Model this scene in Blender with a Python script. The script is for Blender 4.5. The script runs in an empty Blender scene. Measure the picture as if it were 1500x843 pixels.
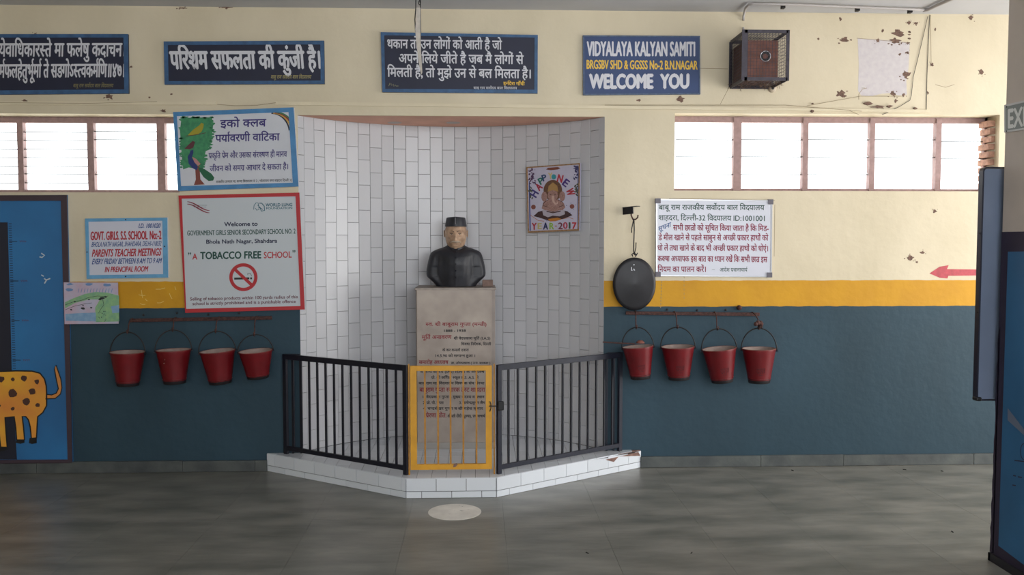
import bpy, bmesh, math, random
from mathutils import Vector, Matrix
random.seed(7)
SC = bpy.context.scene
COL = SC.collection
# ------------------------------------------------------------------ camera
F = 1300.0                       # focal length in pixels of the 1500 px wide frame
D, H = 6.84, 1.78
YAW = math.atan(0.038)
PITCH = math.atan(69 / F)
CAM = Vector((0, -D, H))
FW = Vector((math.sin(YAW) * math.cos(PITCH), math.cos(YAW) * math.cos(PITCH), -math.sin(PITCH)))
RT = Vector((math.cos(YAW), -math.sin(YAW), 0))
UP = RT.cross(FW)
cd = bpy.data.cameras.new('camera'); cam = bpy.data.objects.new('camera', cd); COL.objects.link(cam)
cd.sensor_width = 36; cd.lens = F / 1500 * 36; cd.clip_end = 200
m = Matrix((RT, UP, -FW)).transposed().to_4x4(); m.translation = CAM
cam.matrix_world = m
SC.camera = cam
SC.view_settings.view_transform = 'Standard'; SC.view_settings.look = 'None'
SC.view_settings.gamma = 1; SC.view_settings.use_curve_mapping = False
SC.view_settings.exposure = 0.3
# ------------------------------------------------------------------ sky and daylight
W = bpy.data.worlds.new('sky'); SC.world = W; W.use_nodes = True
bg = W.node_tree.nodes['Background']
bg.inputs[0].default_value = (0.93, 0.97, 1.0, 1); bg.inputs[1].default_value = 3.0
def area(name, loc, tgt, sx, sy, power, colr):
    l = bpy.data.lights.new(name, 'AREA'); l.shape = 'RECTANGLE'; l.size = sx; l.size_y = sy
    l.energy = power; l.color = colr
    o = bpy.data.objects.new(name, l); COL.objects.link(o); o.location = loc
    o.rotation_euler = (Vector(tgt) - Vector(loc)).to_track_quat('-Z', 'Y').to_euler()
    return o
area('daylight_right_opening', (6.0, -2.4, 1.6), (0, -1.3, 1.9), 3.2, 2.5, 112, (1.0, 0.96, 0.90))
area('daylight_clerestory', (2.6, -7.6, 3.1), (1.4, 0, 2.3), 5.0, 0.7, 82, (0.92, 0.96, 1.0))

area('daylight_open_side', (0.4, -10.9, 2.2), (0.4, 0, 1.6), 8.5, 1.9, 112, (0.95, 0.97, 1.0))

_s = bpy.data.lights.new('sun', 'SUN'); _s.energy = 7.0; _s.angle = 0.01; _s.color = (1.0, 0.95, 0.86)
_so = bpy.data.objects.new('sun', _s); COL.objects.link(_so); _so.rotation_euler = (math.radians(24), 0, math.radians(12)); _so.location = (0, -5, 12)

# ------------------------------------------------------------------ pixel -> plane helpers
def ray(px, py):
    return (FW * F + RT * (px - 750) - UP * (py - 421.5)).normalized()
class Plane:
    def __init__(s, pt, n):
        s.pt = Vector(pt); s.n = Vector(n).normalized()          # n points to the viewer side
    def p(s, px, py, off=0.0):
        d = ray(px, py); pt = s.pt + s.n * off
        return CAM + d * ((pt - CAM).dot(s.n) / d.dot(s.n))
WALL = Plane((0, 0, 0), (0, -1, 0))
def YP(y): return Plane((0, y, 0), (0, -1, 0))
def Z(ox, oy, sc):                                               # crop coordinates -> photo pixels
    return lambda *pts: [(ox + x / sc, oy + y / sc) for x, y in pts]

# ------------------------------------------------------------------ materials
def lin(c):
    return tuple(((v / 255) / 12.92 if v <= 10 else (((v / 255) + 0.055) / 1.055) ** 2.4) for v in c)
MATS = {}
def mat(name, c, rough=0.6, metal=0.0, var=0.0, vscale=8.0, bump=0.0, bscale=40.0, c2=None, spec=0.5, rnd=0.0, stretch=None, emit=None, alpha=None, coat=0.0):
    if name in MATS: return MATS[name]
    m = bpy.data.materials.new(name); m.use_nodes = True; nt = m.node_tree; N = nt.nodes; L = nt.links
    b = N['Principled BSDF']; b.inputs['Roughness'].default_value = rough; b.inputs['Metallic'].default_value = metal
    b.inputs['Specular IOR Level'].default_value = spec
    if coat: b.inputs['Coat Weight'].default_value = coat
    col = lin(c) + (1,)
    b.inputs['Base Color'].default_value = col
    tc = None
    if var or bump or c2:
        g = N.new('ShaderNodeNewGeometry'); mp = N.new('ShaderNodeMapping'); L.new(g.outputs['Position'], mp.inputs['Vector'])
        if stretch: mp.inputs['Scale'].default_value = stretch
        tc = mp.outputs[0]
    out = None
    if var or c2:
        n = N.new('ShaderNodeTexNoise'); n.inputs['Scale'].default_value = vscale; n.inputs['Detail'].default_value = 6
        L.new(tc, n.inputs['Vector'])
        r = N.new('ShaderNodeValToRGB'); r.color_ramp.elements[0].position = 0.32; r.color_ramp.elements[1].position = 0.68
        a = lin(c2) + (1,) if c2 else tuple(v * (1 - var) for v in col[:3]) + (1,)
        r.color_ramp.elements[0].color = a
        r.color_ramp.elements[1].color = col if c2 else tuple(min(1, v * (1 + var)) for v in col[:3]) + (1,)
        L.new(n.outputs['Fac'], r.inputs[0]); out = r.outputs[0]
    if rnd:
        oi = N.new('ShaderNodeObjectInfo'); mr = N.new('ShaderNodeMapRange')
        mr.inputs['To Min'].default_value = 1 - rnd; mr.inputs['To Max'].default_value = 1 + rnd
        L.new(oi.outputs['Random'], mr.inputs[0])
        vm = N.new('ShaderNodeVectorMath'); vm.operation = 'SCALE'
        if out: L.new(out, vm.inputs[0])
        else: vm.inputs[0].default_value = col[:3]
        L.new(mr.outputs[0], vm.inputs['Scale']); out = vm.outputs[0]
    if out: L.new(out, b.inputs['Base Color'])
    if bump:
        n2 = N.new('ShaderNodeTexNoise'); n2.inputs['Scale'].default_value = bscale; n2.inputs['Detail'].default_value = 5
        L.new(tc, n2.inputs['Vector'])
        bp = N.new('ShaderNodeBump'); bp.inputs['Strength'].default_value = bump; bp.inputs['Distance'].default_value = 0.01
        L.new(n2.outputs['Fac'], bp.inputs['Height']); L.new(bp.outputs[0], b.inputs['Normal'])
    MATS[name] = m
    return m

# ------------------------------------------------------------------ mesh builder
class MB:
    def __init__(s): s.v = []; s.f = []
    def add(s, vs, fs):
        o = len(s.v); s.v += [Vector(v) for v in vs]; s.f += [[i + o for i in f] for f in fs]; return s
    def box(s, x0, x1, y0, y1, z0, z1):
        return s.add([(x0,y0,z0),(x1,y0,z0),(x1,y1,z0),(x0,y1,z0),(x0,y0,z1),(x1,y0,z1),(x1,y1,z1),(x0,y1,z1)],
                     [(0,3,2,1),(4,5,6,7),(0,1,5,4),(1,2,6,5),(2,3,7,6),(3,0,4,7)])
    def bar(s, a, b, w, d, side=None):                             # rectangular bar from a to b
        a = Vector(a); b = Vector(b); t = (b - a).normalized()
        side = Vector(side) if side else (Vector((0,0,1)) if abs(t.z) < 0.9 else Vector((1,0,0)))
        u = (side - t * side.dot(t)).normalized(); w2 = t.cross(u)
        vs = []
        for p in (a, b):
            for i, j in ((-1,-1),(1,-1),(1,1),(-1,1)): vs.append(p + u * (i * w / 2) + w2 * (j * d / 2))
        return s.add(vs, [(0,3,2,1),(4,5,6,7),(0,1,5,4),(1,2,6,5),(2,3,7,6),(3,0,4,7)])
    def tube(s, pts, r, n=8, cap=True):
        pts = [Vector(p) for p in pts]; vs = []; fs = []; pu = None
        rr = r if isinstance(r, (list, tuple)) else [r] * len(pts)
        for i, p in enumerate(pts):
            t = (pts[min(i+1, len(pts)-1)] - pts[max(i-1, 0)]).normalized()
            if pu is None: pu = t.orthogonal().normalized()
            pu = (pu - t * pu.dot(t)).normalized(); w = t.cross(pu)
            for k in range(n):
                a = 2 * math.pi * k / n; vs.append(p + (pu * math.cos(a) + w * math.sin(a)) * rr[i])
        for i in range(len(pts) - 1):
            for k in range(n): fs.append((i*n+k, i*n+(k+1)%n, (i+1)*n+(k+1)%n, (i+1)*n+k))
        if cap: fs.append(tuple(range(n-1, -1, -1))); fs.append(tuple((len(pts)-1)*n + k for k in range(n)))
        return s.add(vs, fs)
    def lathe(s, prof, c=(0,0,0), M=None, n=32, sx=1, sy=1):       # prof: (r, z)
        c = Vector(c); vs = []; fs = []
        for r, z in prof:
            for k in range(n):
                a = 2 * math.pi * k / n; q = Vector((r * math.cos(a) * sx, r * math.sin(a) * sy, z))
                if M: q = M @ q
                vs.append(c + q)
        for i in range(len(prof) - 1):
            for k in range(n): fs.append((i*n+k, i*n+(k+1)%n, (i+1)*n+(k+1)%n, (i+1)*n+k))
        return s.add(vs, fs)
    def poly(s, pl, pts, off=0.001):                               # flat print: polygon given in photo pixels on a plane
        return s.add([pl.p(x, y, off) for x, y in pts], [tuple(range(len(pts)))])
    def slab(s, pl, pts, o0, o1):                                  # prism between two offsets from a plane
        n = len(pts); q = [pl.p(x, y, 0) for x, y in pts]
        vs = [p + pl.n * o0 for p in q] + [p + pl.n * o1 for p in q]
        return s.add(vs, [tuple(range(n)), tuple(range(2*n-1, n-1, -1))] + [(i, (i+1)%n, n+(i+1)%n, n+i) for i in range(n)])
    def frame(s, pl, outer, inner, o0, o1):                        # raised border ring
        n = len(outer); A = [pl.p(x, y, 0) for x, y in outer]; B = [pl.p(x, y, 0) for x, y in inner]
        vs = [p + pl.n*o0 for p in A] + [p + pl.n*o1 for p in A] + [p + pl.n*o0 for p in B] + [p + pl.n*o1 for p in B]
        fs = []
        for i in range(n):
            j = (i+1) % n; fs += [(i, j, n+j, n+i), (n+i, n+j, 3*n+j, 3*n+i), (2*n+i, 3*n+i, 3*n+j, 2*n+j)]
        return s.add(vs, fs)
    def stroke(s, pl, pts, w, off=0.001, closed=False):            # painted line, width in pixels
        pts = list(pts); n = len(pts); L = []; R = []
        for i in range(n):
            if closed: a, b = pts[i-1], pts[(i+1) % n]
            else: a, b = pts[max(i-1, 0)], pts[min(i+1, n-1)]
            dx, dy = b[0]-a[0], b[1]-a[1]; l = math.hypot(dx, dy) or 1
            ww = w[i] if isinstance(w, (list, tuple)) else w
            nx, ny = -dy/l*ww/2, dx/l*ww/2
            L.append((pts[i][0]+nx, pts[i][1]+ny)); R.append((pts[i][0]-nx, pts[i][1]-ny))
        for i in range(n if closed else n-1):
            j = (i+1) % n
            s.poly(pl, [L[i], L[j], R[j], R[i]], off)
        return s
    def build(s, name, m, parent=None, org=None, smooth=False, bevel=0.0):
        o3 = WORG(parent) if parent else (Vector(org) if org is not None else cen(s.v))
        me = bpy.data.meshes.new(name); me.from_pydata([v - o3 for v in s.v], [], s.f)
        if m: me.materials.append(m)
        if smooth: me.polygons.foreach_set('use_smooth', [True] * len(me.polygons))
        me.update()
        o = bpy.data.objects.new(name, me); COL.objects.link(o)
        if parent: o.parent = parent
        else: o.location = o3
        if bevel:
            b = o.modifiers.new('bevel', 'BEVEL'); b.width = bevel; b.segments = 2; b.limit_method = 'ANGLE'
        return o
def cen(vs):
    return Vector(((min(v.x for v in vs)+max(v.x for v in vs))/2, (min(v.y for v in vs)+max(v.y for v in vs))/2, min(v.z for v in vs)))
def WORG(o):
    r = Vector((0,0,0))
    while o: r = r + o.location; o = o.parent
    return r
def tag(o, label=None, cat=None, group=None, kind=None):
    if label: o['label'] = label
    if cat: o['category'] = cat
    if group: o['group'] = group
    if kind: o['kind'] = kind
    return o
def thing(name, label, cat, loc, group=None):
    o = bpy.data.objects.new(name, None); COL.objects.link(o); o.location = loc; o.empty_display_size = 0.1
    return tag(o, label, cat, group)
def ell(cx, cy, rx, ry, n=28, a0=0, a1=360, rot=0):
    out = []
    full = abs(a1 - a0) >= 360
    for k in range(n if full else n + 1):
        a = math.radians(a0 + (a1 - a0) * k / n); x = rx*math.cos(a); y = ry*math.sin(a); r = math.radians(rot)
        out.append((cx + x*math.cos(r) - y*math.sin(r), cy + x*math.sin(r) + y*math.cos(r)))
    return out
def blob(cx, cy, r, n=11, j=0.35, ry=None, rng=random):
    return [(cx + r*(1+rng.uniform(-j, j))*math.cos(2*math.pi*k/n), cy + (ry or r)*(1+rng.uniform(-j, j))*math.sin(2*math.pi*k/n)) for k in range(n)]
def lerp2(q, u, v):                                                # bilinear in a quad (TL, TR, BR, BL)
    a = (q[0][0]+(q[1][0]-q[0][0])*u, q[0][1]+(q[1][1]-q[0][1])*u); b = (q[3][0]+(q[2][0]-q[3][0])*u, q[3][1]+(q[2][1]-q[3][1])*u)
    return (a[0]+(b[0]-a[0])*v, a[1]+(b[1]-a[1])*v)

# ------------------------------------------------------------------ lettering (Blender's own font, own small shaper)
_gc = {}
def _raw(s):
    if s in _gc: return _gc[s]
    c = bpy.data.curves.new('glyph', 'FONT'); c.body = s; c.size = 1; c.resolution_u = 3
    o = bpy.data.objects.new('glyph', c); COL.objects.link(o)
    bpy.context.view_layer.update()
    me = bpy.data.meshes.new_from_object(o.evaluated_get(bpy.context.evaluated_depsgraph_get()))
    v = [(p.co.x, p.co.y) for p in me.vertices]; f = [tuple(p.vertices) for p in me.polygons]
    bpy.data.objects.remove(o); bpy.data.curves.remove(c); bpy.data.meshes.remove(me)
    _gc[s] = (v, f)
    return _gc[s]
def _adv(ch):
    k = ('adv', ch)
    if k not in _gc:
        if ch == ' ': _gc[k] = max(p[0] for p in _raw('I I')[0]) - max(p[0] for p in _raw('II')[0])
        else: _gc[k] = max(p[0] for p in _raw(ch + 'MMM')[0]) - max(p[0] for p in _raw('MMM')[0])
    return _gc[k]
MID = 'कफ'; NOSTEM = 'रदटठडढहछङ'
def _half(ch):
    k = ('half', ch)
    if k not in _gc:
        v, f = _raw(ch); a = _adv(ch)
        cut = a * 0.76 if ch in MID else (a * 0.9 if ch in NOSTEM else a - 0.19)
        bm = bmesh.new(); bv = [bm.verts.new((x, y, 0)) for x, y in v]
        for q in f:
            try: bm.faces.new([bv[i] for i in q])
            except ValueError: pass
        bmesh.ops.bisect_plane(bm, geom=bm.verts[:]+bm.edges[:]+bm.faces[:], plane_co=(cut, 0, 0), plane_no=(1, 0, 0), clear_outer=True)
        bm.verts.index_update()
        _gc[k] = ([(p.co.x, p.co.y) for p in bm.verts], [tuple(p.index for p in q.verts) for q in bm.faces], cut); bm.free()
    return _gc[k]
def _rib(pts, w):
    v = []; f = []
    for i, (x, y) in enumerate(pts):
        a = pts[max(i-1, 0)]; b = pts[min(i+1, len(pts)-1)]; dx, dy = b[0]-a[0], b[1]-a[1]; l = math.hypot(dx, dy) or 1
        v += [(x - dy/l*w/2, y + dx/l*w/2), (x + dy/l*w/2, y - dx/l*w/2)]
        if i: f.append((2*i-2, 2*i-1, 2*i+1, 2*i))
    return v, f
REPH = _rib([(-0.02, 0.86), (-0.10, 0.88), (-0.17, 0.82), (-0.16, 0.74), (-0.11, 0.66), (-0.10, 0.62)], 0.06)
RAKAR = _rib([(-0.14, 0.22), (-0.22, 0.15), (-0.36, 0.02)], 0.065)
def layout(s):
    """i-matra is written before its cluster; '~' halves the consonant before it, '^' puts a reph, '`' a rakar stroke"""
    V = []; Fc = []; pen = 0.0; i = 0
    def put(v, f, dx):
        o = len(V); V.extend((x+dx, y) for x, y in v); Fc.extend(tuple(k+o for k in q) for q in f)
    while i < len(s):
        ch = s[i]
        if ch == ' ': pen += _adv(' ')
        elif ch == '^': put(*REPH, pen)
        elif ch == '`': put(*RAKAR, pen)
        elif i + 1 < len(s) and s[i+1] == '~':
            v, f, c = _half(ch); put(v, f, pen); pen += c; i += 1
        else:
            v, f = _raw(ch); put(v, f, pen); pen += _adv(ch)
        i += 1
    return V, Fc
class Print:
    """collects lettering in one colour on one plane; every line becomes a part of its own"""
    def __init__(s, pl, off): s.pl = pl; s.off = off; s.ls = []
    def line(s, txt, a, b, h, bold=0.012, slant=0.0, cap=None):
        V, Fc = layout(txt); mb = MB()
        if cap is None: cap = 0.622 if any('\u0900' <= c <= '\u097f' for c in txt) else 0.682
        x0 = min(v[0] for v in V); x1 = max(v[0] for v in V)
        off = s.off
        A = s.pl.p(a[0], a[1], off); B = s.pl.p(b[0], b[1], off)
        mx, my = (a[0]+b[0])/2, (a[1]+b[1])/2
        U = (B - A) / (x1 - x0); Vv = (s.pl.p(mx, my - h, off) - s.pl.p(mx, my, off)) / cap
        r = Vv.length / U.length
        k = [(bold, 0), (-bold, 0), (0, bold), (0, -bold), (0, 0)] if bold else [(0, 0)]
        for n, (dx, dy) in enumerate(k):
            mb.add([A + U * (x - x0 + dx * r + slant * y * r) + Vv * (y + dy) + s.pl.n * (n * 4e-5) for x, y in V], Fc)
        s.ls.append(mb); return s
    def done(s, m, parent, label=None, name='lettering'):
        for mb in s.ls:
            o = mb.build(name, m, parent)
            if label: o['label'] = label

# ------------------------------------------------------------------ paint and surface materials
M_NAVY = mat('sign_navy', (24, 28, 52), 0.55, var=0.12, vscale=5)
M_SBLUE = mat('sign_blue_border', (52, 88, 128), 0.55, var=0.2, vscale=20)
M_LGREY = mat('lettering_white', (205, 205, 212), 0.6)
M_SYEL = mat('lettering_yellow', (222, 182, 62), 0.6)
M_IRON = mat('railing_black', (22, 23, 34), 0.5, spec=0.35, var=0.2, vscale=30)
M_RUST = mat('rusty_iron', (70, 42, 38), 0.8, var=0.45, vscale=60, bump=0.4, bscale=120)
M_DARKMET = mat('dark_metal', (38, 38, 46), 0.45, 0.6)
M_WIRE = mat('dark_wire', (24, 22, 25), 0.6)
M_ALU = mat('aluminium', (190, 192, 198), 0.35, 0.8)
M_BLACK = mat('black_paint', (16, 16, 20), 0.5)

def wall_mat():
    m = bpy.data.materials.new('wall_paint'); m.use_nodes = True; nt = m.node_tree; N = nt.nodes; L = nt.links
    b = N['Principled BSDF']
    g = N.new('ShaderNodeNewGeometry'); sx = N.new('ShaderNodeSeparateXYZ'); L.new(g.outputs['Position'], sx.inputs[0])
    nz = N.new('ShaderNodeTexNoise'); nz.inputs['Scale'].default_value = 9; L.new(g.outputs['Position'], nz.inputs['Vector'])
    wob = N.new('ShaderNodeMath'); wob.operation = 'MULTIPLY_ADD'; L.new(nz.outputs['Fac'], wob.inputs[0]); wob.inputs[1].default_value = 0.012; L.new(sx.outputs['Z'], wob.inputs[2])
    def step(v):
        c = N.new('ShaderNodeMath'); c.operation = 'GREATER_THAN'; L.new(wob.outputs[0], c.inputs[0]); c.inputs[1].default_value = v + 0.006; return c
    def noise(c1, c2, sc, stretch=(1,1,1), lo=0.3, hi=0.7):
        mp = N.new('ShaderNodeMapping'); mp.inputs['Scale'].default_value = stretch; L.new(g.outputs['Position'], mp.inputs['Vector'])
        n = N.new('ShaderNodeTexNoise'); n.inputs['Scale'].default_value = sc; n.inputs['Detail'].default_value = 7; L.new(mp.outputs[0], n.inputs['Vector'])
        r = N.new('ShaderNodeValToRGB'); r.color_ramp.elements[0].position = lo; r.color_ramp.elements[1].position = hi
        r.color_ramp.elements[0].color = lin(c1) + (1,); r.color_ramp.elements[1].color = lin(c2) + (1,)
        L.new(n.outputs['Fac'], r.inputs[0]); return r.outputs[0]
    cream = noise(CREAM1, CREAM2, 1.7, (1, 1, 0.7)); blue = noise(BLUE1, BLUE2, 1.3, (1, 1, 0.5)); yel = noise((192, 138, 28), (204, 150, 28), 4)
    def mix(f, a, c):
        x = N.new('ShaderNodeMix'); x.data_type = 'RGBA'; L.new(f.outputs[0], x.inputs[0]); L.new(a, x.inputs[6]); L.new(c, x.inputs[7]); return x.outputs[2]
    c = mix(step(ZB), blue, yel); c = mix(step(ZY), c, cream)
    L.new(c, b.inputs['Base Color'])
    b.inputs['Roughness'].default_value = 0.62; b.inputs['Specular IOR Level'].default_value = 0.35
    n2 = N.new('ShaderNodeTexNoise'); n2.inputs['Scale'].default_value = 14; n2.inputs['Detail'].default_value = 8; L.new(g.outputs['Position'], n2.inputs['Vector'])
    bp = N.new('ShaderNodeBump'); bp.inputs['Strength'].default_value = 0.18; bp.inputs['Distance'].default_value = 0.02
    L.new(n2.outputs['Fac'], bp.inputs['Height']); L.new(bp.outputs[0], b.inputs['Normal'])
    return m
CREAM1, CREAM2 = (202, 190, 164), (217, 205, 180)
BLUE1, BLUE2 = (34, 56, 68), (43, 68, 82)
ZB = WALL.p(1200, 449).z; ZY = WALL.p(1200, 411).z
M_WALL = wall_mat()
M_TILE = mat('white_glazed_tile', (196, 196, 200), 0.28, spec=0.4, rnd=0.05, bump=0.05, bscale=9)
M_GROUT = mat('dark_grout', (40, 38, 40), 0.9)
M_STEPTILE = mat('white_step_tile', (212, 216, 222), 0.22, rnd=0.05)
M_SLAB = mat('grey_stone_floor', (138, 136, 129), 0.34, c2=(101, 102, 96), vscale=2.2, bump=0.12, bscale=9, rnd=0.03, stretch=(1, 2.6, 1), spec=0.5)
M_SKIRT = mat('grey_stone_skirting', (84, 88, 86), 0.6, c2=(60, 64, 66), vscale=6, bump=0.2, bscale=40, rnd=0.08)
M_CEIL = mat('ceiling_whitewash', (196, 196, 200), 0.8, var=0.05, vscale=2)
M_SOFFIT = mat('pinkish_plaster_soffit', (232, 178, 154), 0.8, var=0.08, vscale=5)
M_FRAME = mat('window_frame_brown', (158, 130, 128), 0.6, var=0.12, vscale=30)
M_GREIGE = mat('pillar_paint', (204, 192, 182), 0.65, var=0.05, vscale=4, bump=0.15, bscale=18)

# ================================================================== STRUCTURE
CEIL = WALL.p(620, 13).z
nL = WALL.p(438, 345).x; nR = WALL.p(885, 345).x; nT = WALL.p(660, 170).z
wl0, wl1 = -5.2, WALL.p(262, 230).x
wlT, wlB = WALL.p(130, 167).z, WALL.p(130, 282).z
wr0, wr1 = WALL.p(988, 230).x, WALL.p(1463, 230).x
wrT, wrB = WALL.p(1200, 167).z, WALL.p(1200, 280).z
TH = 0.26
X0, X1, YB = -6.2, 6.6, -11.0
b = MB()
b.box(X0, wl0, 0, TH, 0, CEIL); b.box(wl0, wl1, 0, TH, 0, wlB); b.box(wl0, wl1, 0, TH, wlT, CEIL)
b.box(wl1, nL, 0, TH, 0, CEIL); b.box(nL, nR, 0, TH, nT, CEIL)
b.box(nR, wr0, 0, TH, 0, CEIL); b.box(wr0, wr1, 0, TH, 0, wrB); b.box(wr0, wr1, 0, TH, wrT, CEIL); b.box(wr1, X1, 0, TH, 0, CEIL)
WB = tag(b.build('wall_back', M_WALL, org=(0,0,0)), kind='structure')
M_PLAIN = mat('side_wall_paint', (200, 186, 150), 0.7, var=0.05, vscale=3)
tag(MB().box(X0-0.2, X0, YB, TH, 0, CEIL).build('wall_left', M_PLAIN), kind='structure')
tag(MB().box(X1, X1+0.2, -11, -4.2, 0, CEIL).box(X1, X1+0.2, -0.5, TH, 0, CEIL).box(X1, X1+0.2, -4.2, -0.5, 3.1, CEIL).build('wall_right', M_PLAIN), kind='structure')
tag(MB().box(X0, X1, YB-0.2, YB, 0, 1.2).box(X0, X1, YB-0.2, YB, 3.2, CEIL).box(X0, -2, YB-0.2, YB, 1.2, 3.2).build('wall_front', M_PLAIN), kind='structure')
tag(MB().box(X0-0.2, X1+0.2, YB-0.2, TH, CEIL, CEIL+0.2).build('ceiling', M_CEIL), kind='structure')
# cream band above windows: a shallow plaster ledge running the whole wall, with its breaks
M_CREAMP = mat('cream_plaster', (215, 203, 176), 0.62, var=0.05, vscale=5, bump=0.1)
def ledge(name, x0p, x1p, ytop, ybot, out):
    mb = MB(); mb.slab(WALL, [(x0p, ytop[0]), (x1p, ytop[1]), (x1p, ybot[1]), (x0p, ybot[0])], 0.0, out)
    return tag(mb.build(name, M_CREAMP), kind='structure')
ledge('trim_1', -60, 317, (149, 149), (154, 154), 0.012)
ledge('trim_2', 404, 1262, (149, 160), (154, 164), 0.012)
ledge('trim_3', 1262, 1361, (160, 161), (164, 166), 0.012)
# floor: base and stone slabs
fl = tag(MB().box(X0, X1, YB, 0.9, -0.1, -0.006).build('floor', mat('floor_bed', (84, 84, 80), 0.8), org=(0,0,-0.1)), kind='structure')
me_s = None
sw, sd = 0.61, 0.61
for r in range(5):
    for c in range(16):
        x = -4.72 + c * sw + (0.0 if r % 2 == 0 else 0.0); y = -(r + 1) * sd
        if me_s is None:
            g = 0.0005; bm_ = MB().box(g, sw - g, g, sd - g, 0, 0.006)
            o = bm_.build('stone_slab', M_SLAB, org=(0,0,0)); me_s = o.data
        else:
            o = bpy.data.objects.new('stone_slab', me_s); COL.objects.link(o)
        o.parent = fl; o.location = Vector((x, y, random.uniform(-0.0062, -0.0058))) - fl.location
rest = MB().box(X0, X1, YB, -5*sd, -0.006, 0).box(X0, -4.72, -5*sd, 0, -0.006, 0).box(-4.72+16*sw, X1, -5*sd, 0, -0.006, 0)
o = rest.build('stone_paving', M_SLAB, fl)
# skirting: stone strips
def skirting(name, xa, xb, widths):
    base = tag(MB().box(xa, xb, -0.012, 0, 0, 0.085).build(name, mat('mortar', (70, 72, 70), 0.9)), kind='structure')
    x = xa; i = 0
    while x < xb - 0.01:
        w = min(widths[i % len(widths)], xb - x); i += 1
        MB().box(x + 0.0012, x + w - 0.0012, -0.022, -0.0005, 0.002, 0.088 + random.uniform(-0.002, 0.002)).build('skirting_slab', M_SKIRT, base, bevel=0.002)
        x += w
pxL = WALL.p(392, 680).x; pxR = WALL.p(938, 680).x
skirting('baseboard_left', -5.5, pxL, [0.55, 0.72, 0.86, 1.1])
skirting('baseboard_right', pxR, 5.8, [0.95, 0.66, 1.05, 0.8])

# ---- niche
a_ = (nR - nL) / 2; ncx = (nR + nL) / 2; sag = 0.63
R = (a_*a_ + sag*sag) / (2*sag); nyc = sag - R; half = math.asin(a_ / R)
PT = 0.14                                                           # platform top
def arc(r, th): return (ncx + r * math.sin(th), nyc + r * math.cos(th))
NS = 56
Rb = R + 0.009
vs = []; fs = []
for k in range(NS + 1):
    th = -half*1.004 + 2*half*1.004*k/NS; x, y = arc(Rb, th); vs += [(x, max(y, 0.002), 0), (x, max(y, 0.002), nT)]
    if k: fs.append((2*k-2, 2*k, 2*k+1, 2*k-1))
niche = tag(MB().add(vs, fs).build('wall_niche', M_GROUT, org=(ncx, sag, 0)), kind='structure')
vs = [(arc(Rb, -half + 2*half*k/NS)[0], arc(Rb, -half + 2*half*k/NS)[1], nT - 0.001) for k in range(NS+1)]
sf = MB().add(vs, [tuple(range(NS, -1, -1))]); sf.add([(v[0], v[1], nT+0.02) for v in vs], [tuple(range(NS+1))])
sof = tag(sf.build('ceiling_niche', M_SOFFIT), kind='structure')
for px in (578, 664):
    q = Plane((0,0,nT), (0,0,-1)); 
    MB().add([q.p(px + 11*math.cos(t*0.628), 180 + 1.6*math.sin(t*0.628), 0.004) for t in range(10)], [tuple(range(10))]).build('light_patch', mat('bare_plaster_patch', (205, 190, 185), 0.8), sof)
tw, tht, gap = 0.1016, 0.2032, 0.0026
dth = tw / R
zr = YP(sag).p(657, 291.7).z
th0 = math.atan2(YP(sag).p(657.6, 400).x - ncx, R)                    # centre of a column
tiles = []
for ci in range(-15, 16):
    th = th0 + ci * dth
    if abs(th) - dth/2 > half: continue
    z = zr - 20 * tht + (0 if ci % 2 == 0 else tht/2)
    while z < nT:
        z0 = max(z, PT); z1 = min(z + tht, nT)
        if z1 - z0 > 0.012: tiles.append((abs(th), th, z0, z1))
        z += tht
def tilemesh(mb, th, z0, z1, hw):
    x, y = arc(R, th); c = Vector((x, y, 0)); t = Vector((math.cos(th), -math.sin(th), 0)); n = Vector((-math.sin(th), -math.cos(th), 0))
    g = gap/2; bv = 0.0012
    for (e, d) in ((0, -0.008), (0, -bv), (bv, 0)): pass
    P = []
    for (e, d) in ((0, -0.008), (0, -bv), (bv, 0)):
        for sx_, zz in ((-1, z0), (1, z0), (1, z1), (-1, z1)):
            zz2 = zz + (g + e if zz == z0 else -g - e)
            P.append(c + t * (sx_ * (hw - g - e)) + n * d + Vector((0, 0, zz2)))
    fs = [(8, 9, 10, 11)]
    for r_ in (0, 4):
        for i in range(4): fs.append((r_+i, r_+(i+1) % 4, r_+4+(i+1) % 4, r_+4+i))
    mb.add(P, fs)
tiles.sort()
cache = {}
restm = MB()
rng = random.Random(3)
for n, (ath, th, z0, z1) in enumerate(tiles):
    hw = tw/2
    if ath + dth/2 > half:                                           # cut tile at the edge
        cut = (ath + dth/2 - half) * R; hw2 = (tw - cut) / 2
        if hw2 < 0.008: continue
        th = math.copysign(half - hw2 / R, th); hw = hw2
    if n < 300:
        key = (round(z1 - z0, 3), round(hw, 3))
        x, y = arc(R, th); zc = (z0 + z1) / 2
        if key not in cache:
            mb = MB(); tilemesh(mb, 0.0, z0 - zc, z1 - zc, hw); q = arc(R, 0.0)
            mb.v = [v - Vector((q[0], q[1], 0)) for v in mb.v]
            o = mb.build('tile', M_TILE, org=(0,0,0)); cache[key] = o.data
        else:
            o = bpy.data.objects.new('tile', cache[key]); COL.objects.link(o)
        o.parent = niche; o.location = Vector((x, y, zc)) - niche.location
        o.rotation_euler = (rng.gauss(0, 0.004), 0, -th + rng.gauss(0, 0.006))
    else: tilemesh(restm, th, z0, z1, hw)
if restm.v: tag(restm.build('tiles', M_TILE, niche), kind='stuff')
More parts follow.
